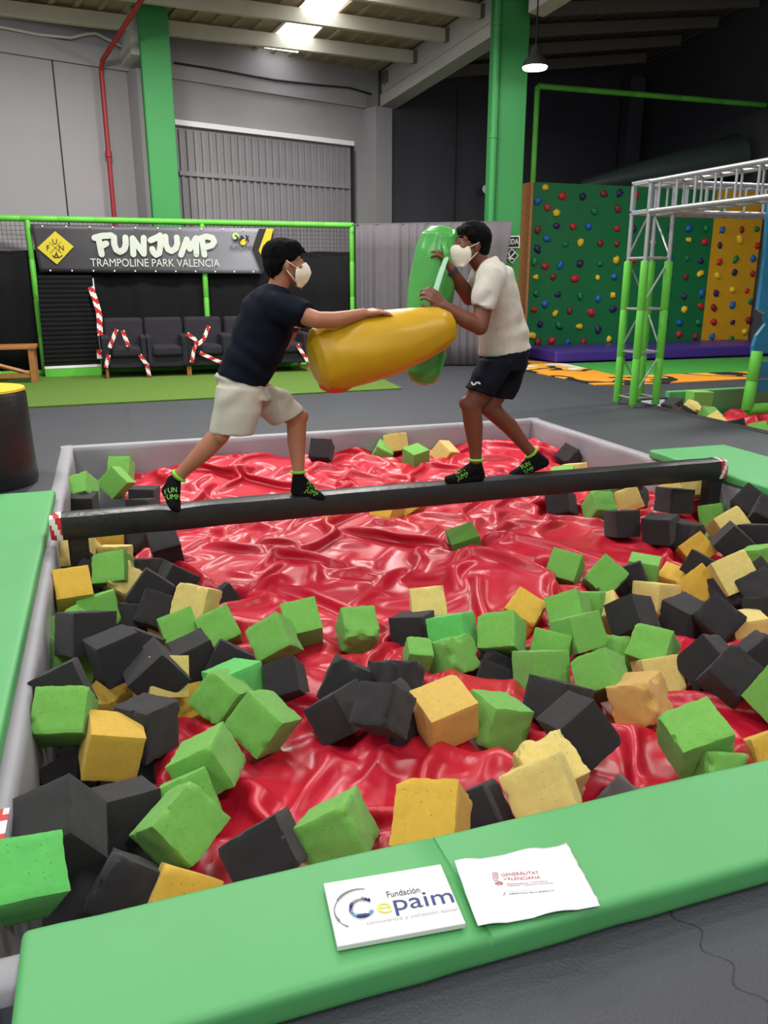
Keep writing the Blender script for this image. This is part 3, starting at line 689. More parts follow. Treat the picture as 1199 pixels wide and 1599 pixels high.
("k",1,(3.148,3.095,-0.173),(0.804,-0.492,-0.141,-0.304),(0.179,0.179,0.179),"black foam cube at the right edge above the yellow one"),
("k",1,(3.057,2.945,-0.220),(0.949,-0.196,0.094,0.231),(0.179,0.179,0.179),"black foam cube at the right edge beside the yellow one"),
("k",0,(2.398,2.597,-0.217),(0.278,-0.811,0.056,-0.512),(0.195,0.173,0.190),"black foam cube with pitted flat face above the red fold at right"),
("k",1,(2.355,2.410,-0.185),(0.330,-0.901,-0.176,-0.220),(0.178,0.179,0.185),"black foam cube lying in front of the pitted black cube at right"),
("k",1,(2.647,2.556,-0.220),(0.907,-0.213,-0.328,-0.157),(0.179,0.179,0.179),"black foam cube at the right edge above the green one"),
("g",1,(2.265,2.804,-0.229),(0.350,-0.805,0.440,-0.187),(0.180,0.171,0.187),"small-looking green foam cube below the two-tone black cube"),
("y",0,(2.231,2.713,-0.309),(0.207,0.776,0.578,-0.143),(0.185,0.170,0.167),"yellow foam cube behind the big rough yellow cube at right"),
("g",1,(2.205,2.986,-0.353),(0.800,0.260,-0.290,-0.456),(0.179,0.179,0.179),"green foam cube under the five-sided green cube"),
("y2",2,(1.968,2.488,-0.258),(0.158,0.437,0.876,-0.134),(0.188,0.204,0.180),"big rough yellow foam cube with a broken corner right of centre"),
("k",1,(3.277,3.239,-0.180),(0.897,0.253,-0.359,-0.057),(0.179,0.179,0.179),"black foam cube at the right edge behind the large light yellow cube"),
("k",0,(1.761,6.972,-0.089),(0.461,-0.855,0.215,-0.100),(0.195,0.185,0.188),"black foam cube against the far pit wall behind the front leg"),
("y",0,(2.573,7.240,-0.107),(0.340,0.214,0.724,0.560),(0.175,0.172,0.177),"yellow foam cube behind the green one at the far pit wall"),
("g",0,(2.652,6.899,-0.190),(0.033,-0.595,-0.792,-0.130),(0.188,0.184,0.184),"green foam cube in the middle of the three cubes at the far pit wall"),
("y",0,(3.006,7.043,-0.203),(0.363,-0.772,-0.009,-0.522),(0.183,0.180,0.187),"yellow foam cube right of the green one at the far pit wall"),
("g",1,(2.437,7.240,-0.208),(0.941,0.176,0.208,-0.199),(0.177,0.177,0.177),"green foam cube mostly sunk in the tarp at the far pit wall"),
("o",0,(1.416,5.464,-0.232),(0.111,0.493,0.744,0.437),(0.179,0.175,0.183),"golden foam cube poking out of the tarp under the beam by the front foot"),
("o",0,(2.034,5.444,-0.204),(0.160,-0.533,-0.689,-0.464),(0.176,0.186,0.187),"golden foam cube in a tarp hollow under the middle of the beam"),
("o",1,(1.831,5.340,-0.220),(0.828,0.376,-0.165,-0.382),(0.179,0.179,0.179),"golden foam cube partly covered, left of the one under the beam middle"),
("d",0,(2.048,4.437,-0.205),(0.043,0.753,0.629,0.189),(0.184,0.185,0.180),"lone moss green foam cube in the middle of the red tarp"),
]
foam_cache = {}
FOAM_GROUP = {'g': 'green foam pit cubes', 'm': 'green foam pit cubes', 'd': 'green foam pit cubes', 'y': 'yellow foam pit cubes', 'o': 'yellow foam pit cubes', 'o2': 'yellow foam pit cubes', 'y2': 'yellow foam pit cubes', 'k': 'black foam pit cubes', 'c': 'black foam pit cubes'}
def foam_cube(i, c, rug, pos, q, d, label, shrink=1.0):
    k = i % len(FOAM_SHAPES[rug]); key = (c, rug, k)
    if key not in foam_cache:
        me = FOAM_SHAPES[rug][k].copy(); me.materials.clear(); me.materials.append(M['foam_' + c]); foam_cache[key] = me
    o = bpy.data.objects.new('foam_cube', foam_cache[key]); COL.objects.link(o)
    o.location = pos; o.rotation_mode = 'QUATERNION'; o.rotation_quaternion = q; o.scale = [x * shrink for x in d]
    return tag(o, label, 'foam cube', FOAM_GROUP[c])
for i, (c, rug, pos, q, d, lab) in enumerate(CUBES): foam_cube(i, c, rug, pos, q, d, lab)

# ------------------------------------------------------------------ red tarp: a sheet with slack settling over the pit bed
def settle_tarp(x0, x1, y0, y1, bed, h=.030, slack=1.2, iters=240, seed=3, grav=.0005):
    nx = int((x1 - x0) / h) + 1; ny = int((y1 - y0) / h) + 1
    X, Y = np.meshgrid(np.linspace(x0, x1, nx), np.linspace(y0, y1, ny), indexing='ij')
    rs = np.random.RandomState(seed)
    def smooth_noise(scale):
        gx = max(3, int((x1 - x0) / scale) + 2); gy = max(3, int((y1 - y0) / scale) + 2); g = rs.randn(gx, gy)
        u = (X - x0) / (x1 - x0) * (gx - 1.001); v = (Y - y0) / (y1 - y0) * (gy - 1.001)
        i = u.astype(int); j = v.astype(int); fu = u - i; fv = v - j; fu = fu * fu * (3 - 2 * fu); fv = fv * fv * (3 - 2 * fv)
        return (g[i, j] * (1 - fu) * (1 - fv) + g[i + 1, j] * fu * (1 - fv) + g[i, j + 1] * (1 - fu) * fv + g[i + 1, j + 1] * fu * fv)
    B = bed(X, Y)
    P = np.stack([X, Y, B + .03 + .045 * smooth_noise(.35) + .02 * smooth_noise(.13)], -1)
    lx = (x1 - x0) / (nx - 1) * slack; ly = (y1 - y0) / (ny - 1) * slack; ld = math.hypot(lx, ly)
    V = np.zeros_like(P)
    edge = np.zeros((nx, ny), bool); edge[0] = edge[-1] = True; edge[:, 0] = edge[:, -1] = True
    fixed = P.copy()
    cons = []
    def sl(a, b, n): return slice(a, n + b if b < 0 else None)
    for (dx, dy, L, k) in ((1, 0, lx, 1.0), (0, 1, ly, 1.0), (1, 1, ld, .6), (1, -1, ld, .6), (2, 0, 2 * lx, .22), (0, 2, 2 * ly, .22),):
        a = (slice(0, nx - dx), slice(max(0, -dy), ny - max(0, dy))); b = (slice(dx, nx), slice(max(0, dy), ny + min(0, dy)))
        cons.append((a, b, L, k))
    cnt = np.zeros((nx, ny, 1))
    for a, b, L, k in cons: cnt[a] += 1; cnt[b] += 1
    for it in range(iters):
        V *= .93; V[..., 2] -= grav
        Q = P + V * .5
        for _ in range(4):
            D = np.zeros_like(Q)
            for a, b, L, k in cons:
                d = Q[b] - Q[a]; l = np.sqrt((d * d).sum(-1, keepdims=True)) + 1e-9
                c = d * ((l - L) / l * .5 * k)
                D[a] += c; D[b] -= c
            Q += D / cnt * 1.9
            Q[..., 2] = np.maximum(Q[..., 2], B)
            Q[edge] = fixed[edge]
        V = (Q - P) * 1.9; V = np.clip(V, -.03, .03); P = Q
    return P, nx, ny
cube_pos = np.array([c[2] for c in CUBES]); cube_sz = np.array([max(c[4]) for c in CUBES])
def pit_bed(X, Y):
    B = np.full(X.shape, -.29)
    def bump(cx, cy, rx, ry, h): return h * np.exp(-((X - cx) / rx) ** 2 - ((Y - cy) / ry) ** 2)
    B += bump(1.3, 7.0, .9, .5, .15) + bump(3.7, 6.9, .8, .6, .14) + bump(2.7, 5.6, .9, .5, .08) + bump(1.2, 5.0, .7, .8, .06)
    B += bump(2.2, 4.2, .8, .6, .07) + bump(3.4, 4.6, .5, .5, .06) + bump(.8, 1.8, .35, .35, .06) + bump(.75, 2.5, .3, .3, .0) - bump(1.5, 3.9, .2, .9, .05)
    B += .02 * np.sin(3.1 * X + 1.7 * Y) + .02 * np.sin(2.3 * Y - 4.1 * X + 1)
    for p, s in zip(cube_pos, cube_sz):          # hollows under the cubes
        d = np.sqrt((X - p[0]) ** 2 + (Y - p[1]) ** 2)
        w = np.clip(1.25 - d / (s * .95), 0, 1); w = w * w * (3 - 2 * w)
        B = np.where(w > 0, B * (1 - w) + np.minimum(B, p[2] - s * .62) * w, B)
    return np.maximum(B, -.56)
P, nx, ny = settle_tarp(.02, 4.09, 1.62, 7.33, pit_bed)
def tarp_object(P, nx, ny, name, label):
    me = bpy.data.meshes.new(name); v = P.reshape(-1, 3); org = Vector((float(v[:, 0].mean()), float(v[:, 1].mean()), float(v[:, 2].min())))
    idx = np.arange(nx * ny).reshape(nx, ny)
    f = np.stack([idx[:-1, :-1], idx[1:, :-1], idx[1:, 1:], idx[:-1, 1:]], -1).reshape(-1, 4)
    me.from_pydata((v - np.array(org)).tolist(), [], f.tolist()); me.materials.append(M['tarp'])
    me.polygons.foreach_set('use_smooth', [True] * len(me.polygons))
    o = bpy.data.objects.new(name, me); COL.objects.link(o); o.location = org
    md = o.modifiers.new('sub', 'SUBSURF'); md.levels = 1; md.render_levels = 1
    return tag(o, label, 'tarp')
tarp_object(P, nx, ny, 'red_tarp', 'crumpled glossy red vinyl tarp spread over the big foam pit')
# ------------------------------------------------------------------ balance beam
YB = 4.53
beam = thing('balance_beam', 'long black padded balance beam spanning the pit on two legs', 'balance beam', (1.9, YB, -.55))
BL, BR = aty(92, 800, YB - .07), aty(1128, 722, YB - .07)
BZ = .197; bw = .072
def beam_mesh():
    bm = bmesh.new(); n = 60; prof = []
    for k in range(16):
        a = 2 * math.pi * k / 16; c, s = math.cos(a), math.sin(a)
        e = 5.0; r = (abs(c) ** e + abs(s) ** e) ** (-1 / e); prof.append((c * r * bw, s * r * .073))
    mb = MB(); x0, x1 = BL.x, BR.x
    for i in range(n + 1):
        x = x0 + (x1 - x0) * i / n
        for (a, b) in prof:
            w = .004 * mnoise.noise(Vector((x * 5, a * 20, b * 20)))
            dip = 0
            for fx in FEET_X: dip += .012 * math.exp(-((x - fx) / .06) ** 2) * (1 if b > 0 else 0)
            mb.v.append(Vector((x, YB + a * (1 + w * 4), BZ - .073 + b + w - dip)))
    for i in range(n):
        for k in range(16): mb.f.append((i * 16 + k, i * 16 + (k + 1) % 16, (i + 1) * 16 + (k + 1) % 16, (i + 1) * 16 + k)); mb.m.append(0)
    mb.f.append(tuple(range(16))); mb.m.append(0); mb.f.append(tuple(n * 16 + k for k in range(16))); mb.m.append(0)
    return mb
FEET_X = (.27,)
beam_mesh().build('beam_padding', M['black_vinyl'], beam, auto=50)
lx0, lx1 = aty(122, 840, YB).x, aty(1108, 780, YB).x
for x in (lx0, lx1):
    mb = MB(); mb.box2((x - .052, YB - .05, -.55), (x + .052, YB + .05, .08)); mb.build('leg', M['black_vinyl'], beam, bevel=.012)
M['tape_red'] = mat('tape_red', srgb(196, 40, 44), .4); M['tape_white'] = mat('tape_white', srgb(232, 228, 226), .4)
def striped_end(x0, x1):
    mb = MB(); n = 12
    P = []
    for i in range(n + 1):
        x = x0 + (x1 - x0) * i / n; sc = 1.02 - .12 * (i / n) ** 2
        for k in range(16):
            a = 2 * math.pi * k / 16; c, s = math.cos(a), math.sin(a); e = 5.0; r = (abs(c) ** e + abs(s) ** e) ** (-1 / e)
            mb.v.append(Vector((x, YB + c * r * bw * sc, BZ - .073 + s * r * .073 * sc)))
    for i in range(n):
        for k in range(16):
            mb.f.append((i * 16 + k, i * 16 + (k + 1) % 16, (i + 1) * 16 + (k + 1) % 16, (i + 1) * 16 + k)); mb.m.append(((i + k * 2) // 6) % 2)
    mb.f.append(tuple(n * 16 + k for k in range(16))); mb.m.append(0)
    return mb
for (a, b) in ((BL.x + .005, BL.x - .055), (BR.x - .005, BR.x + .06)):
    e = striped_end(a, b).build('taped_end', [M['tape_red'], M['tape_white']], beam, auto=50); e['label'] = 'beam end wrapped in red and white tape'
def ribbon(mb, pts, w, nrm, stripe=.11):
    """striped barrier tape: alternating slanted red and white sections along a 3D path"""
    pts = [Vector(p) for p in pts]; nrm = Vector(nrm).normalized(); L = [0]
    for a, b in zip(pts, pts[1:]): L.append(L[-1] + (b - a).length)
    n = max(2, int(L[-1] / .025)); S = []
    for i in range(n + 1):
        s = L[-1] * i / n; j = max(k for k in range(len(pts)) if L[k] <= s + 1e-9); j = min(j, len(pts) - 2)
        f = (s - L[j]) / max(1e-9, L[j + 1] - L[j]); p = pts[j].lerp(pts[j + 1], f); t = (pts[j + 1] - pts[j]).normalized()
        S.append((s, p, t.cross(nrm).normalized()))
    m = 4
    for (s0, p0, d0), (s1, p1, d1) in zip(S, S[1:]):
        for k in range(m):
            u0, u1 = (k / m - .5) * w, ((k + 1) / m - .5) * w
            c = int(math.floor(((s0 + s1) / 2 + (u0 + u1) / 2 * .9) / stripe)) % 2
            b = len(mb.v); o = nrm * .002
            mb.v += [p0 + d0 * u0, p0 + d0 * u1, p1 + d1 * u1, p1 + d1 * u0, p0 + d0 * u0 + o, p0 + d0 * u1 + o, p1 + d1 * u1 + o, p1 + d1 * u0 + o]
            mb.f += [[b, b + 3, b + 2, b + 1], [b + 4, b + 5, b + 6, b + 7]]; mb.m += [c, c]
            if k == 0: mb.f.append([b, b + 4, b + 7, b + 3]); mb.m.append(c)
            if k == m - 1: mb.f.append([b + 1, b + 2, b + 6, b + 5]); mb.m.append(c)
    return mb
TAPE = [M['tape_red'], M['tape_white']]
# short tape on the left rim, by the frame's left edge
mb = MB(); ribbon(mb, [(PX0 - .03, 2.12, .022), (PX0 - .03, 1.95, .024)], .06, (0, 0, 1), .05)
single(mb, 'rim_tape', TAPE, 'bit of red and white tape stuck on the left rim near the largest black cube', 'tape')

# ------------------------------------------------------------------ round black drum with yellow top
dc = Vector((-.93, 6.25, 0)); t = aty(52, 606, 6.25); DR = .35; DH = aty(20, 607, 6.25).z
drum = thing('padded_drum', 'black padded drum with a yellow top at the left edge of the frame', 'drum', dc)
mb = MB(); mb.tube([dc, dc + Vector((0, 0, .03)), dc + Vector((0, 0, DH * .5)), dc + Vector((0, 0, DH - .03)), dc + Vector((0, 0, DH - .004))], [DR, DR + .012, DR, DR - .005, DR - .02], 48)
mb.build('side', M['black_vinyl'], drum, auto=50)
mb = MB(); mb.tube([dc + Vector((0, 0, DH - .004)), dc + Vector((0, 0, DH + .012)), dc + Vector((0, 0, DH + .016))], [DR - .008, DR - .012, DR - .04], 48)
mb.build('top', mat('yellow_vinyl', srgb(232, 186, 20), .45), drum, auto=50)

# ------------------------------------------------------------------ grass carpet, printed mats
M['grass'] = mat('artificial_grass', srgb(88, 122, 36), .9, .22, 60, .8, 400)
mb = MB(); g = [atz(54, 637, 0), atz(628, 608, 0), (3.95, 13.4, 0), (-2.0, 13.4, 0), (-3.4, 12.9, 0), (-3.4, 10.0, 0)]
mb.prism([Vector((p[0], p[1], .002)) for p in g], (0, 0, .016))
single(mb, 'grass_carpet', M['grass'], 'green artificial grass carpet under the row of armchairs', 'carpet')
M['green_mat'] = mat('green_floor_mat', srgb(58, 148, 56), .7, .06, 3)
mb = MB(); mb.prism([Vector((p.x, p.y, .002)) for p in (atz(884, 569, 0), atz(1260, 556, 0), atz(1260, 578, 0), atz(965, 588, 0))], (0, 0, .014))
single(mb, 'green_floor_mat', M['green_mat'], 'green floor mat in front of the purple crash pad', 'mat')
def print_mat():
    m = mat('printed_mat', srgb(230, 150, 40), .6); nt = m.node_tree; b = nt.nodes['Principled BSDF']
    tc = [n for n in nt.nodes if n.type == 'TEX_COORD'][0]
    no = nt.nodes.new('ShaderNodeTexNoise'); no.inputs['Scale'].default_value = .85; no.inputs['Detail'].default_value = 2; nt.links.new(tc.outputs['Object'], no.inputs['Vector'])
    cr = nt.nodes.new('ShaderNodeValToRGB'); cr.color_ramp.interpolation = 'CONSTANT'
    el = cr.color_ramp.elements; el[0].color = srgb(226, 150, 40); el[1].position = .48; el[1].color = srgb(30, 30, 30)
    for p, c in ((.53, srgb(236, 170, 60)), (.6, srgb(226, 226, 222)), (.68, srgb(222, 140, 36))):
        e = el.new(p); e.color = c
    nt.links.new(no.outputs['Fac'], cr.inputs['Fac']); nt.links.new(cr.outputs['Color'], b.inputs['Base Color']); return m
mb = MB(); mb.prism([Vector((p.x, p.y, .001)) for p in (atz(812, 563, 0), atz(884, 569, 0), atz(965, 588, 0), atz(1260, 578, 0), atz(1260, 588, 0), atz(1020, 600, 0), atz(930, 602, 0), atz(818, 579, 0))], (0, 0, .012))
single(mb, 'printed_floor_mat', print_mat(), 'orange, black and white printed floor mat beside the green mat', 'mat')

# ------------------------------------------------------------------ green tubular net frame
FY = 13.36; FX0 = -2.05
fr = thing('net_frame', 'green foam-wrapped tube frame with netting and black sheets behind the armchairs', 'frame', (1.4, FY, 0))
FLx = [aty(45, 345, FY).x - .02, aty(315, 348, FY).x, aty(549, 352, FY).x]; FZ = 2.27
def sleeve_tube(p0, p1, r, pitch=.5):
    """foam pipe sleeves butt-jointed along a pipe"""
    p0 = Vector(p0); p1 = Vector(p1); L = (p1 - p0).length; n = max(1, round(L / pitch)); path = []; rs = []
    for i in range(n):
        a, b = i / n, (i + 1) / n; e = .012 / L
        for q, k in ((a + e * .2, .88), (a + e * 1.2, 1), (b - e * 1.2, 1), (b - e * .2, .88)): path.append(p0.lerp(p1, q)); rs.append(r * k)
    mb = MB(); return mb.tube(path, rs, 14)
for x in [FX0] + FLx:
    sleeve_tube((x, FY, 0.02), (x, FY, FZ), .042).build('post', M['lime_foam_sleeve'], fr, auto=50)
sleeve_tube((FX0, FY, FZ), (FLx[2] + .03, FY, FZ), .045).build('top_rail', M['lime_foam_sleeve'], fr, auto=50)
sleeve_tube((FX0, FY, .05), (FLx[2], FY, .05), .045).build('bottom_rail', M['lime_foam_sleeve'], fr, auto=50)
M['net'] = mat('net_cord', srgb(52, 50, 52), .8)
nb = MB()
x = FX0
while x < FLx[2]: nb.box((x, FY + .02, 2.06), (.005, .004, .42)); x += .062
z = 1.86
while z < 2.25: nb.box(((FX0 + FLx[2]) / 2, FY + .02, z), (FLx[2] - FX0, .004, .005)); z += .062
nb.build('netting', M['net'], fr)
M['black_sheet'] = mat('black_mesh_sheet', srgb(24, 24, 26), .9, .15, 4, .15, 120, .15)
mb = MB(); n = 120; top = lambda x: 1.86 + .03 * math.sin(x * 1.7) + .015 * math.sin(x * 6)
for i in range(n + 1):
    x = FX0 + (FLx[2] - FX0) * i / n; w = .015 * math.sin(x * 8) + .01 * math.sin(x * 19)
    for z in (0.06, .6, 1.2, top(x)): mb.v.append(Vector((x, FY + .075 + w, z)))
for i in range(n):
    for j in range(3): mb.f.append((i * 4 + j, i * 4 + 4 + j, i * 4 + 5 + j, i * 4 + 1 + j)); mb.m.append(0)
o = mb.build('back_sheet', M['black_sheet'], fr, smooth=True); md = o.modifiers.new('s', 'SOLIDIFY'); md.thickness = .006
# black louvred screen leaning in front of the frame, left
sc = thing('mesh_screen', 'black ribbed screen with a white bottom strip left of the armchairs', 'screen', (-.6, 12.95, 0))
mb = MB(); TL, TR, BR_, BL_ = aty(58, 428, 13.2), aty(143, 430, 13.2), atz(158, 574, .06), atz(70, 576, .06)
YS = 13.1
TL, TR = aty(57, 430, YS), aty(143, 430, YS); BL_, BR_ = aty(70, 576, YS), aty(158, 572, YS)
n = 40
for i in range(n + 1):
    f = i / n
    for c in (TL.lerp(BL_, f), TR.lerp(BR_, f)): mb.v.append(c + Vector((0, -.012 * (i % 2), 0)))
for i in range(n): mb.f.append((2 * i, 2 * i + 1, 2 * i + 3, 2 * i + 2)); mb.m.append(0)
o = mb.build('ribbed_sheet', M['black_sheet'], sc); md = o.modifiers.new('s', 'SOLIDIFY'); md.thickness = .01
mb = MB(); mb.prism([BL_, BR_, BR_ + Vector((0, 0, .035)), BL_ + Vector((0, 0, .035))], (0, -.03, 0)); mb.build('bottom_strip', M['white'], sc)
mb = MB(); mb.prism([BL_ - Vector((0, 0, BL_.z)), BR_ - Vector((0, 0, BR_.z)), BR_ - Vector((0, 0, .005)), BL_ - Vector((0, 0, .005))], (0, -.04, 0)); mb.build('bottom_tube', M['lime_foam_sleeve'], sc)
mb = MB(); mb.tube([aty(145, 434, 13.06), aty(152, 500, 13.06), aty(160, 580, 13.06)], .012, 8); mb.build('side_pole', M['steel'], sc, smooth=True)

# banner
BY = FY - .07
bn = thing('banner', 'wide dark banner with white brush lettering hung on the green frame', 'banner', (.9, BY, 1.5))
bc = [aty(47, 350, BY), aty(428, 357, BY), aty(410, 427, BY), aty(62, 425, BY)]
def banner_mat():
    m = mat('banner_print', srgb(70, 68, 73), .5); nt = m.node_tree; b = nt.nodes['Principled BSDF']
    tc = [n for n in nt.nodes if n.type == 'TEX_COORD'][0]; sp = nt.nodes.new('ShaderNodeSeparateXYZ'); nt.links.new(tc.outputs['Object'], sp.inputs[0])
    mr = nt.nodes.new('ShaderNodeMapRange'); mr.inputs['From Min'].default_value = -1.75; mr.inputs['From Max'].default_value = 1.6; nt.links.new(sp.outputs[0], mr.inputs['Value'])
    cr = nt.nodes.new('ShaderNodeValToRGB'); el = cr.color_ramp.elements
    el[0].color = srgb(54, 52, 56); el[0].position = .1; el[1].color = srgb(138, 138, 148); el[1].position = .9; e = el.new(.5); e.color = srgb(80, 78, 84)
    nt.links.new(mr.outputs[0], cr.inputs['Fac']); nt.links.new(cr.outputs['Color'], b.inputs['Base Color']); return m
mb = MB(); nx_, nz_ = 60, 10
for i in range(nx_ + 1):
    for j in range(nz_ + 1):
        t = bc[0].lerp(bc[1], i / nx_); u = bc[3].lerp(bc[2], i / nx_); p = t.lerp(u, j / nz_)
        p.y += .012 * mnoise.noise(Vector((p.x * 2.5, p.z * 3, 1))); mb.v.append(p)
for i in range(nx_):
    for j in range(nz_): a = i * (nz_ + 1) + j; mb.f.append((a, a + 1, a + nz_ + 2, a + nz_ + 1)); mb.m.append(0)
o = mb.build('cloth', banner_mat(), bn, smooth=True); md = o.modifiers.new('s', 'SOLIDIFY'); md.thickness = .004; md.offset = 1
TY = BY - .03
def bp(x, y): return aty(x, y, TY)
M['ink_white'] = mat('white_print', srgb(196, 202, 192), .7); M['ink_black'] = mat('black_print', srgb(26, 26, 26), .6)
M['ink_yellow'] = mat('yellow_print', srgb(206, 186, 44), .6)
Z1 = lambda pts: [bp(130 + x / 5.213, 345 + y / 5.213) for x, y in pts]
GL = [[(92, 138), (150, 122), (228, 118)], [(122, 132), (136, 200), (150, 272)], [(142, 207), (186, 184)],
      [(250, 132), (252, 190), (268, 235), (300, 252), (335, 230), (346, 190), (343, 135)],
      [(408, 272), (402, 142), (492, 268), (492, 138)],
      [(548, 158), (622, 124)], [(625, 118), (628, 200), (618, 262), (590, 276), (566, 250), (562, 228)],
      [(668, 128), (672, 190), (690, 232), (718, 246), (752, 225), (766, 185), (760, 135)],
      [(795, 276), (842, 150), (866, 228), (918, 140), (920, 272)],
      [(986, 276), (966, 150)], [(938, 150), (1000, 126), (1052, 138), (1066, 170), (1045, 200), (984, 216)]]
mb = MB()
for g in GL: mb.stroke(Z1(g), .088, (0, -1, 0), .002)
mb.build('brush_lettering', M['ink_white'], bn)
p0, p1 = bp(142, 416), bp(343, 416.5)
text_mb('TRAMPOLINE PARK VALENCIA', p0, p1 - p0, (0, 0, 1), .115, (p1 - p0).length, .002).build('subtitle', M['ink_white'], bn)
mb = MB(); dm = [bp(86, 361), bp(115, 385), bp(89, 413), bp(58, 387)]; mb.prism(dm, (0, -.002, 0)); o = mb.build('diamond', M['ink_yellow'], bn); o['label'] = 'yellow diamond emblem'
mb = MB(); u = Vector((1, 0, 0)); v = Vector((0, 0, 1))
for s, (x, y) in (('U', (82.5, 381)), ('F', (73.5, 391)), ('N', (92.5, 391))): text_mb(s, bp(x, y) + Vector((0, -.008, 0)), u, v, .075, None, .001, 0, mb)
for a, b in (((77, 378.5), (86.5, 387)), ((95, 378), (86.5, 387)), ((77.5, 396), (86.5, 387)), ((96, 395), (86.5, 387))): mb.stroke([bp(*a) + Vector((0, -.003, 0)), bp(*b) + Vector((0, -.003, 0))], .006, (0, -1, 0), .001)
fig = [[(82, 399), (85, 402), (93, 402), (97, 399)], [(85, 401), (88, 396), (91, 401)], [(88, 393.5), (88.5, 397)]]
for g in fig: mb.stroke([bp(*q) + Vector((0, -.003, 0)) for q in g], .014, (0, -1, 0), .001)
mb.build('diamond_lettering', M['ink_black'], bn)
Z2 = lambda x, y: bp(340 + x / 11.99, 340 + y / 11.99)
mb = MB(); mb.prism([Z2(770, 208), Z2(1035, 205), Z2(1050, 330), Z2(870, 980), Z2(810, 1020), Z2(640, 590)], (0, -.002, 0)); mb.build('chevron', M['ink_black'], bn)
mb = MB(); mb.prism([Z2(910, 200) + Vector((0, -.003, 0)), Z2(1040, 205) + Vector((0, -.003, 0)), Z2(940, 590) + Vector((0, -.003, 0)), Z2(850, 760) + Vector((0, -.003, 0)), Z2(765, 615) + Vector((0, -.003, 0))], (0, -.002, 0)); mb.build('chevron_band', M['ink_yellow'], bn)
def disc(mb, c, r, off): mb.prism([c + Vector((math.cos(a * math.pi / 10) * r, off, math.sin(a * math.pi / 10) * r)) for a in range(20)], (0, -.001, 0))
mb = MB(); disc(mb, Z2(335, 345), .055, -.002); mb.build('logo_disc', mat('lime_print', srgb(170, 200, 130), .6), bn)
mb = MB(); disc(mb, Z2(470, 450), .052, -.002); mb.build('logo_disc', M['ink_yellow'], bn)
mb = MB()
for g in ([(300, 440), (370, 390), (410, 470)], [(330, 330), (375, 370), (370, 400)], [(425, 430), (440, 340), (480, 380), (440, 400)], [(530, 330), (545, 370), (570, 440)], [(525, 430), (545, 370), (575, 350)]):
    mb.stroke([Z2(*q) + Vector((0, -.004, 0)) for q in g], .02, (0, -1, 0), .001)
a, b = Z2(235, 600), Z2(640, 600)
text_mb('FUN JUMP', a + Vector((0, -.002, 0)), b - a, v, .062, (b - a).length, .001, 0, mb)
mb.build('logo_lettering', M['ink_black'], bn)
mb = MB()
for i in range(11):
    for (pa, pb, s) in ((bc[0], bc[1], -.025), (bc[3], bc[2], .025)):
        c = pa.lerp(pb, (i + .5) / 11) + Vector((0, -.014, s)); mb.cyl(c, c + Vector((0, -.006, 0)), .012, 8)
mb.build('eyelets', M['white'], bn)

# ------------------------------------------------------------------ armchairs
M['sofa'] = mat('charcoal_upholstery', srgb(44, 42, 49), .9, .08, 10, .2, 200, .2)
CHY = 12.50
def armchair(xl, label):
    p = aty(xl, 560, CHY); x0 = p.x; W = .675; r = thing('armchair', label, 'armchair', (x0 + W / 2, CHY + .4, .018), 'armchairs in front of the net frame')
    z = .018
    def part(n, a, b, bev=.03, **k):
        m = MB(); m.box2((x0 + a[0], CHY + a[1], z + a[2]), (x0 + b[0], CHY + b[1], z + b[2])); return m.build(n, k.get('m', M['sofa']), r, bevel=bev, seg=3)
    part('base', (.04, .05, .14), (W - .04, .72, .31), .02)
    part('seat_cushion', (.125, .0, .30), (W - .125, .55, .45), .045)
    m = MB(); m.add([Vector((x0 + a, CHY + b, z + c)) for a, b, c in ((.05, .5, .28), (W - .05, .5, .28), (W - .05, .74, .28), (.05, .74, .28), (.05, .60, .84), (W - .05, .60, .84), (W - .05, .80, .84), (.05, .80, .84))],
          [(3, 2, 1, 0), (4, 5, 6, 7), (0, 1, 5, 4), (1, 2, 6, 5), (2, 3, 7, 6), (3, 0, 4, 7)]); m.build('backrest', M['sofa'], r, bevel=.045, seg=3)
    for a in (0, W - .125): part('armrest', (a, .02, .14), (a + .125, .74, .60), .035)
    for a in (.03, W - .07):
        for b in (.05, .66): part('leg', (a, b, 0), (a + .04, b + .04, .15), .004, m=M['wood'])
    return r
CHX = [160, 226, 291, 356, 421]
CHL = ['dark armchair, first from the left, taped with an A shape of striped tape', 'dark armchair without tape, second from the left under the banner',
       'dark armchair, third from the left, with a loose knot of striped tape', 'dark armchair mostly hidden behind the person in the navy shirt',
       'dark armchair at the right end of the row, behind the yellow bag']
for xl, lb in zip(CHX, CHL): armchair(xl, lb)
def tape(paths, label, Y=CHY - .03, w=.055, name='barrier_tape'):
    c = aty(*paths[0][0], Y); r = thing(name, label, 'tape', (c.x, c.y, .02), 'striped barrier tapes')
    for pts in paths:
        mb = MB(); ribbon(mb, [aty(x, y, Y) for x, y in pts], w, (0, -1, 0), .08); mb.build('strip', TAPE, r)
    return r
tape([[(182, 514), (171, 543)], [(191, 516), (201, 541)], [(170, 554), (165, 574)], [(218, 554), (229, 569)], [(229, 568), (233, 587)]], 'striped tape crossing the first armchair in an A shape')
tape([[(292, 521), (305, 530), (307, 541)], [(326, 509), (318, 530), (305, 541)], [(304, 541), (299, 566)], [(312, 551), (345, 566)]], 'striped tape knotted over the third armchair')
tape([[(464, 538), (478, 560), (481, 566)], [(428, 556), (424, 572)]], 'striped tape on the right end armchair behind the yellow bag')
tape([[(141, 448), (148, 466), (155, 490), (156, 515), (157, 524)], [(155, 546), (156, 560)]], 'striped tape hanging twisted on the pole left of the armchairs', 13.0, .08)
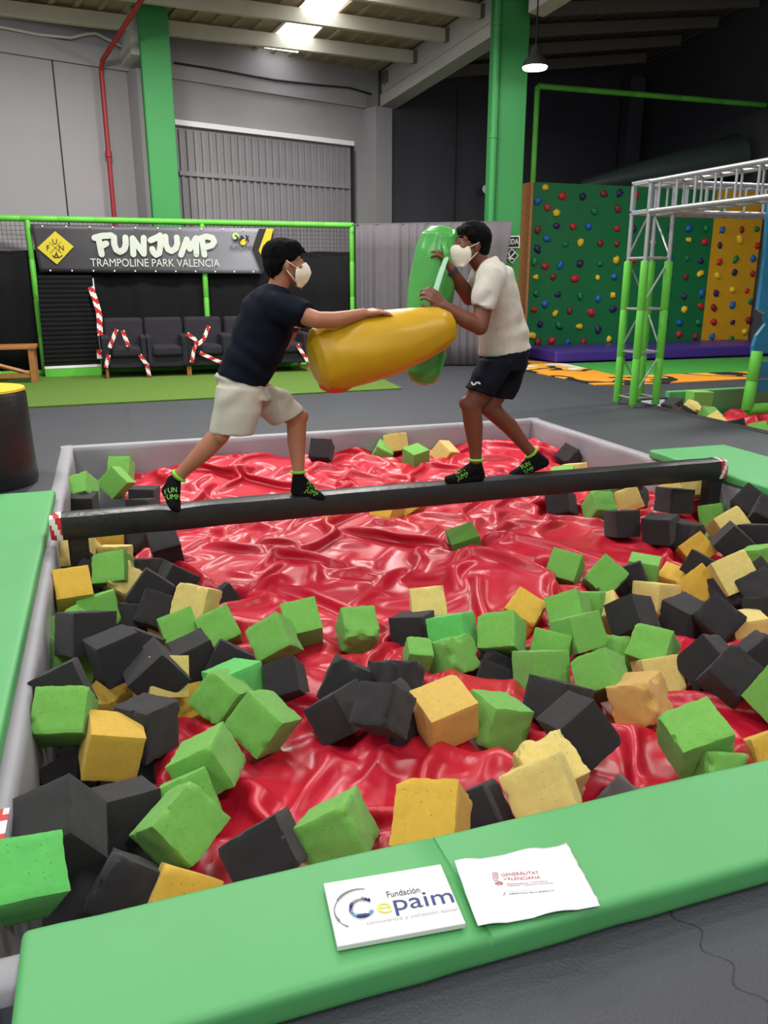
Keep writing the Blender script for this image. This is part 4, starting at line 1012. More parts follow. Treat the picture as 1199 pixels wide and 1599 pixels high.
# wooden bench
bq = thing('wooden_bench', 'brown wooden bench with a slanting brace at the left edge', 'bench', (-1.6, 12.6, 0))
BYy = 12.35; R_ = aty(54, 540, BYy); xr = R_.x; zt = aty(40, 540, BYy).z
mb = MB(); mb.box2((xr - 1.7, BYy, zt - .05), (xr + .01, BYy + .45, zt)); mb.build('top', M['wood'], bq, bevel=.008)
for (x, y) in ((xr - .1, BYy + .02), (xr - .1, BYy + .34), (xr - 1.65, BYy + .02), (xr - 1.65, BYy + .34)):
    mb = MB(); mb.box2((x, y, 0.018), (x + .08, y + .08, zt - .05)); mb.build('leg', M['wood'], bq, bevel=.005)
mb = MB(); mb.tube([(xr - 1.0, BYy + .06, zt - .1), (xr - .1, BYy + .06, .14)], .03, 4); mb.build('brace', M['wood'], bq)
mb = MB(); mb.box2((xr - 1.6, BYy + .04, .09), (xr - .1, BYy + .08, .15)); mb.build('stretcher', M['wood'], bq)

# ------------------------------------------------------------------ grey curtain
cu = thing('curtain', 'grey pleated curtain hanging between the green frame and the right pillar', 'curtain', (5.3, 12.9, 0))
mb = MB(); n = 260; ca = Vector((3.98, 13.2, 0)); cb = Vector((6.62, 12.42, 0)); cb.z = 0
top_px = aty(800, 352, cb.y)
cb = Vector((top_px.x, cb.y, 0))
CN = Vector((-(cb - ca).y, (cb - ca).x, 0)).normalized()
M['curtain'] = mat('grey_curtain_cloth', srgb(98, 93, 98), .85, .05, 6, .1, 200)
for i in range(n + 1):
    f = i / n; p = ca.lerp(cb, f)
    plea = (.035 * math.sin(f * 95 + 2 * math.sin(f * 17)) + .02 * math.sin(f * 41 + 1))
    fade = 1 if f < .5 else max(.25, 1 - (f - .5) * 2.2)
    for j in range(7):
        zz = 2.27 + .05 * f - j / 6 * (2.24 + .05 * f)
        if f > .86: zz = zz if j else zz - .0
        a = p + CN * plea * fade * (.5 + .5 * j / 6)
        if f > .9: a += (ca - cb).normalized() * (.28 * (j / 6) * (f - .9) / .1)
        mb.v.append(Vector((a.x, a.y, zz)))
for i in range(n):
    for j in range(6): a = i * 7 + j; mb.f.append((a, a + 1, a + 8, a + 7)); mb.m.append(0)
o = mb.build('cloth', M['curtain'], cu, smooth=True); md = o.modifiers.new('s', 'SOLIDIFY'); md.thickness = .006
mb = MB(); mb.cyl((ca.x - .05, ca.y + .03, 2.275), (cb.x, cb.y + .03, 2.325), .012, 8); mb.build('rod', M['curtain'], cu)

# exit signs on the right pillar
SY = 12.70
def sign_poly(mb, pts, d, mi=0): mb.prism([aty(x, y, SY) for x, y in pts], (0, -d, 0), mi)
sg = thing('exit_sign', 'black and white exit sign on the right green pillar', 'sign', aty(800, 388, SY))
mb = MB(); sign_poly(mb, [(782, 369), (811, 368), (811, 387), (782, 388)], .008); mb.build('plate', M['white'], sg)
mb = MB(); sign_poly(mb, [(783.5, 370.5), (809.5, 369.5), (809.5, 385.5), (783.5, 386.5)], .010); mb.build('black_field', M['ink_black'], sg)
SY2 = SY - .0125
a, b = aty(784, 382, SY2), aty(809, 381, SY2)
text_mb('SALIDA', a, b - a, (0, 0, 1), .085, (b - a).length, .001).build('lettering', M['white'], sg)
sg = thing('arrow_sign', 'black diamond sign with a white arrow pointing down left, below the exit sign', 'sign', aty(799, 411, SY))
mb = MB(); sign_poly(mb, [(799, 388), (809, 399), (799, 411.5), (789, 400)], .008); mb.build('plate', M['white'], sg)
mb = MB(); sign_poly(mb, [(799, 389.6), (807.6, 399), (799, 409.8), (790.5, 400)], .010); mb.build('black_field', M['ink_black'], sg)
mb = MB()
for g in ([(803, 395), (796, 403)], [(795, 396.5), (795, 404), (801.5, 404)]): mb.stroke([aty(x, y, SY2) for x, y in g], .022, (0, -1, 0), .001)
mb.build('arrow', M['white'], sg)
# cctv camera
cc = thing('cctv_camera', 'small white security camera on the dark wall left of the right pillar', 'camera', on_wall(764, 300, .02))
mb = MB(); c = on_wall(766, 292, .3); mb.cyl(c, c + Vector((-.16, -.1, -.06)), .085, 16); mb.build('housing', M['white'], cc, auto=40)
mb = MB(); c0 = on_wall(768, 300, .02); mb.tube([c0, c0 + WN * .16, c + Vector((0, 0, -.05))], .025, 8); mb.build('bracket', M['grey_vinyl'], cc, smooth=True)
# high bay lamp
lp = aty(835, 108, 12.0)
lm = thing('high_bay_lamp', 'round white high bay lamp hanging right of the green pillar', 'lamp', lp)
mb = MB(); r = .175
mb.tube([lp + Vector((0, 0, .03)), lp + Vector((0, 0, .10)), lp + Vector((0, 0, .20)), lp + Vector((0, 0, .30))], [r + .02, r, .09, .07], 24); mb.build('housing', M['black'], lm, auto=40)
mb = MB(); mb.tube([lp + Vector((0, 0, .028)), lp], [r + .012, r], 24); mb.build('diffuser', emit('lamp_white', (1, 1, 1, 1), 12), lm)
mb = MB(); mb.cyl(lp + Vector((0, 0, .3)), Vector((lp.x, lp.y, zroof(lp) - .03)), .012, 8); mb.build('hanger', M['black'], lm)

# ------------------------------------------------------------------ climbing walls
CY = 14.0
HOLD = {'y': srgb(232, 190, 40), 'r': srgb(190, 30, 44), 'b': srgb(26, 96, 176), 'p': srgb(48, 30, 86), 'g': srgb(10, 118, 66), 'w': srgb(132, 34, 36)}
HM = {k: mat('hold_' + n, HOLD[k], .5, .05, 10) for k, n in zip('yrbpgw', ('yellow', 'red', 'blue', 'purple', 'green', 'maroon'))}
CLG = [(155,98,'y'),(235,138,'r'),(330,140,'p'),(428,128,'w'),(502,125,'p'),(120,162,'b'),(165,192,'r'),(207,218,'y'),(385,210,'g'),(495,198,'w'),(583,135,'r'),(120,297,'w'),(208,278,'p'),(285,282,'r'),(358,280,'b'),(492,290,'r'),(162,340,'b'),(320,357,'y'),(250,365,'g'),(413,360,'w'),(490,362,'w'),(117,387,'p'),(105,445,'g'),(155,467,'r'),(225,463,'b'),(318,455,'p'),(412,455,'g'),(487,438,'y'),(110,518,'y'),(192,518,'w'),(293,525,'r'),(400,522,'y'),(478,517,'b'),(110,595,'g'),(214,600,'p'),(318,607,'g'),(402,620,'b'),(472,603,'y'),(152,645,'b'),(102,670,'r'),(200,690,'y'),(270,676,'w'),(370,685,'r'),(472,668,'p'),(130,740,'p'),(218,747,'g'),(314,750,'y'),(402,765,'p'),(92,793,'y'),(120,822,'w'),(185,818,'r'),(260,822,'b'),(334,824,'w'),(453,810,'y'),(570,215,'b'),(570,293,'p'),(565,440,'r'),(660,355,'y'),(640,500,'p'),(640,598,'r'),(625,735,'r'),(740,298,'p'),(827,290,'b'),(910,290,'g'),(828,343,'y'),(740,370,'w'),(905,353,'r'),(740,438,'b'),(820,432,'g'),(883,443,'p'),(735,515,'r'),(815,517,'w'),(882,503,'y'),(728,597,'g'),(807,610,'p'),(888,594,'b'),(717,678,'w'),(807,672,'y'),(884,656,'r'),(715,737,'p'),(784,732,'b'),(872,733,'g'),(704,802,'y'),(782,788,'r'),(860,798,'w'),(838,205,'r')]
CLY = [(990,210,'g'),(1088,222,'r'),(1170,212,'w'),(985,298,'b'),(1077,297,'w'),(1147,293,'g'),(1068,342,'y'),(973,370,'p'),(1150,372,'r'),(972,448,'r'),(1047,435,'g'),(1130,432,'b'),(963,512,'y'),(1043,497,'p'),(1127,503,'w'),(957,594,'p'),(1033,580,'y'),(1100,582,'r'),(945,662,'w'),(1033,650,'b'),(1116,634,'g'),(945,728,'r'),(1034,730,'p'),(1110,720,'w'),(1158,717,'r'),(1090,775,'y'),(937,797,'b'),(1026,806,'g'),(1150,135,'b')]
def hold_mesh(rnd):
    bm = bmesh.new(); bmesh.ops.create_icosphere(bm, subdivisions=2, radius=1); o = Vector((rnd.uniform(-9, 9), 3, rnd.uniform(-9, 9)))
    for v in bm.verts:
        v.co *= 1 + .45 * mnoise.noise(v.co * 1.4 + o); v.co.y *= .7
    bmesh.ops.bisect_plane(bm, geom=bm.verts[:] + bm.edges[:] + bm.faces[:], plane_co=(0, .25, 0), plane_no=(0, 1, 0), clear_outer=True)
    me = bpy.data.meshes.new('climbing_hold'); bm.to_mesh(me); bm.free()
    me.polygons.foreach_set('use_smooth', [True] * len(me.polygons)); return me
HRND = random.Random(4); HSH = [hold_mesh(HRND) for _ in range(6)]; hold_cache = {}
def climbing_wall(xa, xb, ztop, z0, holds, m, label, side=False):
    r = thing('climbing_wall', label, 'climbing wall', ((xa + xb) / 2, CY + .08, 0))
    mb = MB(); mb.box2((xa, CY, 0), (xb, CY + .06, ztop)); mb.build('panel', m, r)
    if side:
        mb = MB(); mb.box2((xa - .05, CY - .01, 0), (xa, CY + .55, ztop)); mb.build('side_board', mat('osb_board', srgb(182, 124, 74), .75, .25, 25), r)
    for k in range(2):
        mb = MB(); x = xa + .2 + (xb - xa - .4) * k; mb.tube([(x, CY + .06, ztop - .3), (x, CY + .9, .0)], .04, 6); mb.build('rear_strut', M['steel'], r)
    for i, (x, y, c) in enumerate(holds):
        p = aty(800 + x / 3.005, 260 + y / 3.005, CY - .015); key = (c, i % 6)
        if key not in hold_cache:
            me = HSH[i % 6].copy(); me.materials.append(HM[c]); hold_cache[key] = me
        o = bpy.data.objects.new('climbing_hold', hold_cache[key]); COL.objects.link(o); o.parent = r; o.location = p - r.location
        s = HRND.uniform(.052, .070); o.scale = (s, s * .9, s * HRND.uniform(1, 1.35)); o.rotation_euler = (0, HRND.uniform(0, 6), 0)
        o['label'] = {'y': 'yellow', 'r': 'red', 'b': 'blue', 'p': 'dark purple', 'g': 'green', 'w': 'maroon'}[c] + ' climbing hold'
    return r
xg0 = aty(832, 300, CY).x; xg1 = aty(1117, 330, CY).x; ztop = aty(900, 287, CY).z
xg1 = aty(800 + 950 / 3.005, 260 + 210 / 3.005, CY).x
climbing_wall(xg0, xg1, ztop, 0, CLG, mat('green_climbing_panel', srgb(6, 106, 58), .6, .05, 3), 'tall green climbing wall with coloured holds', True)
climbing_wall(xg1, min(wx - .05, 13.05), ztop, 0, CLY, mat('yellow_climbing_panel', srgb(206, 152, 20), .6, .05, 3), 'yellow climbing wall panel with coloured holds at right')
mb = MB(); zc = .21
mb.box2((7.4, 12.5, 0.016), (12.6, 13.93, zc)); o = single(mb, 'crash_pad', mat('purple_vinyl', srgb(66, 42, 130), .4, .06, 4, .15, 8), 'long purple crash pad at the foot of the climbing wall', 'crash pad', bevel=.03, seg=3)
# green safety rail above the climbing wall
gr = thing('safety_rail', 'thin green tube rail rising above the climbing wall', 'rail', (10, CY + .3, 0))
RYY = CY + .3; xa = aty(836, 200, RYY).x; zr1 = aty(836, 134, RYY).z
sleeve_tube((xa, RYY, 0), (xa, RYY, zr1), .05, .8).build('post', M['lime_foam_sleeve'], gr, auto=50)
sleeve_tube((xa, RYY, zr1), (wx - .05, RYY, zr1 + .0), .05, 1.0).build('rail', M['lime_foam_sleeve'], gr, auto=50)
# big dark ventilation duct behind the climbing wall
mb = MB(); A = aty(905, 292, 14.9); B = aty(1150, 244, 14.6); path = []; rs = []
for i in range(30):
    f = i / 29; path.append(A.lerp(B, f)); rs.append((.10 + .32 * f ** .8) * (1 + .03 * (i % 2)))
mb.tube(path, rs, 20); single(mb, 'air_duct', mat('dark_green_duct', srgb(52, 66, 62), .5, .1, 5), 'fat dark green air duct sagging behind the climbing wall top', 'duct', auto=60)
# dark vertical column in the far corner
mb = MB(); c = aty(985, 200, corner.y - .5); mb.box((c.x, c.y, 3), (.4, .3, 6)); single(mb, 'dark_column', M['wall_dark'], 'dark column in the far corner of the black wall', 'column', kind='structure')

# ------------------------------------------------------------------ aluminium truss gate
tr = thing('truss_gate', 'aluminium box truss gate with lime foam sleeves on its legs', 'truss', (5.86, 7.98, 0))
TX0, TY0, TS = 5.68, 7.82, .31
TZ1 = aty(985, 283, 7.9).z; TZ0 = aty(985, 330, 7.9).z
corners = [(TX0, TY0), (TX0 + TS, TY0), (TX0 + TS, TY0 + TS), (TX0, TY0 + TS)]
zsl = aty(975, 407, TY0 + .1).z
tb = MB(); 
for (x, y) in corners:
    mb = MB(); mb.cyl((x, y, 0.0), (x, y, TZ0), .024, 12); mb.build('leg_tube', M['steel'], tr, auto=40)
    sleeve_tube((x, y, .02), (x, y, zsl), .046, .52).build('foam_sleeve', M['lime_foam_sleeve'], tr, auto=50)
mb = MB()
for z in (.10, .62, 1.10, zsl + .03):
    for i in range(4):
        a, b = corners[i], corners[(i + 1) % 4]; mb.cyl((a[0], a[1], z), (b[0], b[1], z), .013, 8)
zz = [.10, .62, 1.10, zsl + .03, TZ0]
for j in range(4):
    for i in range(4):
        a, b = corners[i], corners[(i + 1) % 4]
        if (i + j) % 2: a, b = b, a
        if (i + j) % 2 == 0: mb.cyl((a[0], a[1], zz[j] + .03), (b[0], b[1], zz[j + 1] - .03), .011, 8)
mb.build('bracing', M['steel'], tr)
mb = MB(); e = .045
for (x, y) in corners: mb.box((x, y, (TZ0 + TZ1) / 2), (e, e, TZ1 - TZ0))
for z in (TZ0, TZ1):
    for i in range(4):
        a, b = Vector((*corners[i], z)), Vector((*corners[(i + 1) % 4], z)); s = b - a
        mb.box((a + b) / 2, (abs(s.x) + e, abs(s.y) + e, e))
mb.build('corner_block', M['steel'], tr, bevel=.004)
def hor_truss(c4, dirv, L, name):
    mb = MB(); dirv = Vector(dirv)
    for c in c4: mb.cyl(c, c + dirv * L, .026, 12)
    n = int(L / .27)
    for i in range(n):
        s = L * (i + .5) / n
        for k in range(4):
            a, b = c4[k] + dirv * s, c4[(k + 1) % 4] + dirv * s; mb.cyl(a, b, .013, 8)
            if k in (0, 2): mb.cyl(a, c4[(k + 1) % 4] + dirv * (s + L / n), .011, 8)
    mb.build(name, M['steel'], tr, auto=40)
x0, x1, y0, y1 = TX0, TX0 + TS, TY0, TY0 + TS
hor_truss([Vector((x0, y0, TZ0)), Vector((x1, y0, TZ0)), Vector((x1, y0, TZ1)), Vector((x0, y0, TZ1))], (0, -1, 0), 3.4, 'cross_truss')
hor_truss([Vector((x1, y0, TZ0)), Vector((x1, y1, TZ0)), Vector((x1, y1, TZ1)), Vector((x1, y0, TZ1))], (1, 0, 0), 3.8, 'cross_truss')
for nm, c4 in (('far_leg', [(x1 + 3.8, y0), (x1 + 3.8 - TS, y0), (x1 + 3.8 - TS, y1), (x1 + 3.8, y1)]), ('far_leg', [(x0, y0 - 3.4), (x1, y0 - 3.4), (x1, y0 - 3.4 + TS), (x0, y0 - 3.4 + TS)])):
    mb = MB()
    for (x, y) in c4: mb.cyl((x, y, 0.0), (x, y, TZ0), .024, 10)
    mb.build(nm, M['steel'], tr)

# ------------------------------------------------------------------ second foam pit on the right
mb = MB(); gx = aty(1041, 640, QY1).x
mb.box2((gx, QY1 - .02, -.5), (QX1, QY1 + .07, .075)); single(mb, 'pit_wall_pad', M['green_vinyl'], 'green padded far wall of the second foam pit at right', 'pad', bevel=.015)
mb = MB(); c = aty(1088, 630, QY1 - .12); mb.box((c.x + .02, c.y, -.03), (.3, .17, .22), Matrix.Rotation(.06, 3, 'Y'))
single(mb, 'foam_block', M['foam_g'], 'lime foam block leaning on the green wall of the second pit', 'foam block', bevel=.01)
Q2 = [('k', 2, 1050, 648, -.12, 'black foam cube at the left corner of the second pit by the truss foot'), ('k', 1, 1073, 650, -.17, 'black foam cube right of another one in the second pit'),
      ('y', 0, 1080, 642, -.12, 'yellow foam cube on end in the second pit'), ('g', 0, 1107, 652, -.12, 'green foam cube leaning on the red tarp of the second pit'),
      ('y', 1, 1117, 662, -.17, 'yellow foam cube with little showing below the leaning green cube, second pit'), ('k', 1, 1150, 669, -.17, 'black foam cube on the red tarp of the second pit'),
      ('g', 0, 1183, 678, -.17, 'green foam cube at the near edge of the second pit by the picture edge'), ('k', 0, 1030, 632, -.1, 'black foam cube against the far left wall of the second pit')]
q2pos = []
for i, (c, rug, x, y, z, lab) in enumerate(Q2):
    p = atz(x, y, z); p.x = max(p.x, QX0 + .13); p.y = min(p.y, QY1 - .18); q2pos.append(p)
    e = Quaternion((HRND.uniform(.3, 1), HRND.uniform(-.4, .4), HRND.uniform(-.4, .4), HRND.uniform(-.5, .5))).normalized()
    foam_cube(i + 3, c, rug, p, e, (.19, .19, .19), lab)
def bed2(X, Y):
    B = np.full(X.shape, -.32) + .12 * np.exp(-((X - 7.6) / .8) ** 2 - ((Y - 7.5) / .6) ** 2) + .05 * np.sin(3 * X + 2 * Y)
    for p in q2pos:
        d = np.sqrt((X - p.x) ** 2 + (Y - p.y) ** 2); w = np.clip(1.25 - d / .18, 0, 1); B = np.where(w > 0, B * (1 - w) + np.minimum(B, p.z - .12) * w, B)
    return np.maximum(B, -.56)
P2, nx2, ny2 = settle_tarp(6.3, 9.5, 5.2, 8.25, bed2, h=.05, slack=1.16, iters=90, seed=8)
tarp_object(P2, nx2, ny2, 'red_tarp', 'red vinyl tarp in the second foam pit beyond the black walkway')
# blue obstacle panel and green padded pipe gate
M['blue_panel'] = mat('blue_panel', srgb(30, 112, 146), .6, .05, 4); M['yellow_edge'] = mat('yellow_edge', srgb(216, 190, 70), .55)
bp_ = thing('obstacle_panel', 'blue cut-out obstacle panel with yellow edging at the right edge', 'panel', (7.2, 7.3, 0))
PY = 7.32
out = [(1176, 551), (1177, 540), (1182, 524), (1196, 506), (1194, 489), (1184, 484), (1190, 440), (1195, 400), (1199, 345), (1204, 300), (1290, 300), (1290, 551)]
mb = MB(); mb.prism([aty(x, y, PY) for x, y in out], (0, .05, 0)); mb.build('panel', M['blue_panel'], bp_)
mb = MB(); mb.tube([aty(x, y, PY + .02) for x, y in out[:10]], .018, 8); mb.build('yellow_edge', M['yellow_edge'], bp_, smooth=True)
for ya, yb in ((566, 592), (596, 612)):
    mb = MB(); mb.prism([aty(x, y, PY) for x, y in ((1178, yb), (1178, ya), (1290, ya - 8), (1290, yb - 8))], (0, .05, 0)); mb.build('slat', M['blue_panel'], bp_)
mb = MB(); e0 = aty(1205, 640, PY + .08); mb.box2((e0.x, PY + .05, -.58), (e0.x + .08, PY + .13, 1.6)); mb.build('rear_post', M['steel'], bp_)
pg = thing('pipe_gate', 'green foam-padded pipe gate at the right edge above the second pit', 'gate', (6.9, 7.1, 0))
GYY = 7.1; a = aty(1185, 548, GYY); b = aty(1166, 640, GYY); xg = b.x
sleeve_tube((xg, GYY, .02), (xg + .04, GYY, a.z), .062, .3).build('post', M['lime_foam_sleeve'], pg, auto=50)
sleeve_tube((xg, GYY, .03), (QX1 + .3, GYY, .03), .062, .5).build('bottom_pipe', M['lime_foam_sleeve'], pg, auto=50)
# ------------------------------------------------------------------ people
from mathutils.bvhtree import BVHTree
def skin_mat(name, c, dark):
    m = mat(name, srgb(*c), .5, .07, 9, .06, 150, .4); b = m.node_tree.nodes['Principled BSDF']
    b.inputs['Subsurface Weight'].default_value = .12; b.inputs['Subsurface Radius'].default_value = (.02, .008, .004); b.inputs['Subsurface Scale'].default_value = .3
    return m
M['skin_tan'] = skin_mat('tan_skin', (172, 114, 86), 0); M['skin_brown'] = skin_mat('brown_skin', (116, 68, 50), 0)
M['navy'] = mat('navy_cotton', srgb(19, 22, 34), .95, .08, 8, .15, 180, .12); M['lightgrey'] = mat('light_grey_cotton', srgb(186, 180, 168), .9, .05, 8, .12, 160)
M['offwhite'] = mat('off_white_slub_cotton', srgb(206, 200, 190), .9, .10, 26, .15, 120); M['navy2'] = mat('dark_navy_polyester', srgb(13, 15, 29), .8, .08, 8, .1, 150, .2)
M['sock'] = mat('black_sock', srgb(22, 22, 24), .95, .1, 20, .3, 250, .1); M['sock_green'] = mat('sock_green', srgb(130, 210, 70), .9)
M['hair'] = mat('black_hair', srgb(9, 8, 9), .8, .2, 30, .6, 220, .12); M['mask'] = mat('white_face_mask', srgb(232, 224, 208), .85, .02, 10, .1, 200)
M['eye'] = mat('eye_white', srgb(150, 140, 135), .35); M['iris'] = mat('dark_iris', srgb(26, 18, 14), .2)

def organic(name, mb, m, parent, voxel=.006, smooth=6, wrinkle=None, cut=None):
    """fuses overlapping volumes into one continuous smooth skin"""
    org = parent_origin(parent); me = bpy.data.meshes.new('tmp'); me.from_pydata([tuple(p - org) for p in mb.v], [], mb.f)
    bm = bmesh.new(); bm.from_mesh(me); bmesh.ops.recalc_face_normals(bm, faces=bm.faces); bm.to_mesh(me); bm.free()
    o = bpy.data.objects.new('tmp', me); COL.objects.link(o)
    r = o.modifiers.new('r', 'REMESH'); r.mode = 'VOXEL'; r.voxel_size = voxel
    s = o.modifiers.new('s', 'SMOOTH'); s.factor = .6; s.iterations = smooth
    me2 = evaluated_mesh(o); bpy.data.objects.remove(o); bpy.data.meshes.remove(me)
    me2.name = name; me2.materials.clear(); me2.materials.append(m)
    if wrinkle:
        n = len(me2.vertices); co = np.empty(n * 3); me2.vertices.foreach_get('co', co); co = co.reshape(-1, 3); no = np.empty(n * 3); me2.vertices.foreach_get('normal', no); no = no.reshape(-1, 3)
        d = np.array([wrinkle(Vector(c) + org) for c in co]); co += no * d[:, None]; me2.vertices.foreach_set('co', co.ravel()); me2.update()
    me2.polygons.foreach_set('use_smooth', [True] * len(me2.polygons))
    o = bpy.data.objects.new(name, me2); COL.objects.link(o); o.parent = parent
    return o
def loft(mb, secs, n=28, e=2.2):
    """closed tube through elliptical sections (centre, half-axis a, half-axis b)"""
    b0 = len(mb.v)
    for c, a, b in secs:
        for k in range(n):
            t = 2 * math.pi * k / n; cs, sn = math.cos(t), math.sin(t); r = (abs(cs) ** e + abs(sn) ** e) ** (-1 / e)
            mb.v.append(Vector(c) + Vector(a) * cs * r + Vector(b) * sn * r)
    for i in range(len(secs) - 1):
        for k in range(n): mb.f.append([b0 + i * n + k, b0 + i * n + (k + 1) % n, b0 + (i + 1) * n + (k + 1) % n, b0 + (i + 1) * n + k]); mb.m.append(0)
    mb.f.append([b0 + k for k in range(n)][::-1]); mb.m.append(0); mb.f.append([b0 + (len(secs) - 1) * n + k for k in range(n)]); mb.m.append(0)
    return mb
def L3(x, y, dy=0): return aty(x, y, YB + dy)
PXM = .0039 * .955; RS = .96
def chain(mb, pts):
    for (a, ra), (b, rb) in zip(pts, pts[1:]): mb.capsule(a, ra * RS, b, rb * RS)
def hand(mb, wrist, d, n, curl, thumb=1, spread=.06, scale=1.0, curls=None):
    """palm, four unequal bent fingers and a thumb off the side of the palm"""
    d = Vector(d).normalized(); n = Vector(n); n = (n - d * n.dot(d)).normalized(); w = d.cross(n); k = scale
    for i in range(4):
        off = (i - 1.5) * .0205 * k; kn = wrist + d * (.088 - .006 * abs(i - 1.2)) * k + w * off
        mb.capsule(wrist + w * off * .55 + d * .012 * k, .0150 * k, kn, .0118 * k)
        a = 0; p = kn; segs = [(.040, .031, .023), (.044, .034, .024), (.041, .032, .024), (.033, .025, .021)][i]
        fd = (d + w * (i - 1.5) * spread)
        cc = curls[i] if curls else curl
        for j, s in enumerate(segs):
            a += cc * (.9, 1.15, .8)[j]; q = p + (fd.normalized() * math.cos(a) + n * math.sin(a)) * s * k
            mb.capsule(p, (.0100 - .0009 * j) * k, q, (.0093 - .0010 * j) * k); p = q
    t0 = wrist + d * .022 * k + w * .022 * thumb * k; t1 = t0 + (d * .55 + w * .75 * thumb + n * .25).normalized() * .042 * k
    t2 = t1 + (d * .8 + w * .25 * thumb + n * .5).normalized() * .032 * k; t3 = t2 + (d * .75 - w * .05 * thumb + n * .65).normalized() * .026 * k
    mb.capsule(t0, .0155 * k, t1, .0118 * k); mb.capsule(t1, .0118 * k, t2, .0105 * k); mb.capsule(t2, .0105 * k, t3, .0085 * k)
class Head:
    def __init__(s, c, f, tilt, k=1.0):
        s.k = k; s.c = Vector(c); f = Vector(f).normalized(); u = Vector((0, 0, 1)); s.s = Vector((-f.y, f.x, 0)) * -1
        R = Matrix.Rotation(tilt, 3, s.s); s.f = R @ f; s.u = R @ u; s.s = s.f.cross(s.u)      # s points to the head's right
        s.R = Matrix((s.f, s.s, s.u)).transposed()
    def p(s, f, t, u): return s.c + (s.f * f + s.s * t + s.u * u) * s.k
    def flesh(s, mb):
        k = s.k
        mb.ball(s.p(-.012, 0, .035), Vector((.098, .076, .094)) * k, 24, 16, s.R)
        mb.capsule(s.p(.040, 0, .0), .064 * k, s.p(.058, 0, -.085), .040 * k)
        for t in (-1, 1):
            mb.capsule(s.p(-.005, t * .050, -.035), .024 * k, s.p(.05, t * .024, -.098), .020 * k)
            mb.capsule(s.p(.066, t * .036, -.02), .026 * k, s.p(.074, t * .022, -.05), .022 * k)
            mb.capsule(s.p(.079, t * .012, .030), .015 * k, s.p(.068, t * .048, .028), .013 * k)
            mb.ball(s.p(-.004, t * .079, -.010), Vector((.020, .009, .031)) * k, 14, 10, s.R @ Matrix.Rotation(.25 * t, 3, 'Z'))
        mb.capsule(s.p(.088, 0, .018), .009 * k, s.p(.114, 0, -.026), .0125 * k)
        for t in (-1, 1): mb.capsule(s.p(.104, 0, -.030), .010 * k, s.p(.094, t * .014, -.034), .009 * k)
        mb.capsule(s.p(.088, -.018, -.062), .010 * k, s.p(.088, .018, -.062), .010 * k); mb.capsule(s.p(.085, -.014, -.073), .010 * k, s.p(.085, .014, -.073), .010 * k)
    def eyes(s, parent):
        for t in (-1, 1):
            mb = MB(); mb.ball(s.p(.077, t * .032, .006), .0130 * s.k, 14, 10); e = mb.build('eye', M['eye'], parent, smooth=True)
            mb = MB(); mb.ball(s.p(.0865, t * .033, .005), Vector((.005, .008, .008)) * s.k, 12, 8, s.R); mb.build('iris', M['iris'], e, smooth=True)
            mb = MB(); mb.tube([s.p(.094, t * .014, .030), s.p(.093, t * .032, .036), s.p(.076, t * .052, .029)], [.004 * s.k, .005 * s.k, .002 * s.k], 8); mb.build('eyebrow', M['hair'], parent, smooth=True)
    def mask(s, parent, ridge, side, w=.066, flat=1.35):
        mb = MB(); nt, nv = 14, 17
        def curve(c, t):
            q = t * (len(c) - 1); i = min(int(q), len(c) - 2); f = q - i; return tuple(a + (b - a) * f for a, b in zip(c[i], c[i + 1]))
        for i in range(nt):
            t = i / (nt - 1); r = curve(ridge, t); e = curve(side, t)
            for j in range(nv):
                v = j / (nv - 1) * 2 - 1; b = abs(v) ** flat
                mb.v.append(s.p(r[0] * (1 - b) + e[0] * b, v * w * (.72 + .28 * math.sin(math.pi * min(1, t * 1.05 + .1))), r[1] * (1 - b) + e[1] * b))
        for i in range(nt - 1):
            for j in range(nv - 1): mb.f.append((i * nv + j, i * nv + j + 1, (i + 1) * nv + j + 1, (i + 1) * nv + j)); mb.m.append(0)
        o = mb.build('face_mask', M['mask'], parent, smooth=True); md = o.modifiers.new('s', 'SOLIDIFY'); md.thickness = .003; md.offset = 1
        for t in (-1, 1):
            for (sf, su), (ef, eu) in (((side[0][0] + .005, side[0][1] - .004), (-.005, .022)), ((side[-1][0] + .004, side[-1][1] + .012), (-.006, -.032))):
                st = MB(); st.tube([s.p(sf, t * w * .93, su), s.p((sf + ef) / 2, t * .078, (su + eu) / 2), s.p(ef, t * .085, eu)], .0024, 6); st.build('ear_loop', M['mask'], o, smooth=True)
        return o
def project_on(mb, target, org, direction, lift=.002):
    """drape lettering onto a surface"""
    dirv = Vector(direction).normalized(); me = target.data; bv = BVHTree.FromPolygons([v.co.copy() for v in me.vertices], [tuple(p.vertices) for p in me.polygons])
    for i, v in enumerate(mb.v):
        hit = bv.ray_cast(v - org - dirv * .3, dirv, .8)
        if hit[0] is not None: mb.v[i] = hit[0] + org - dirv * lift
    return mb
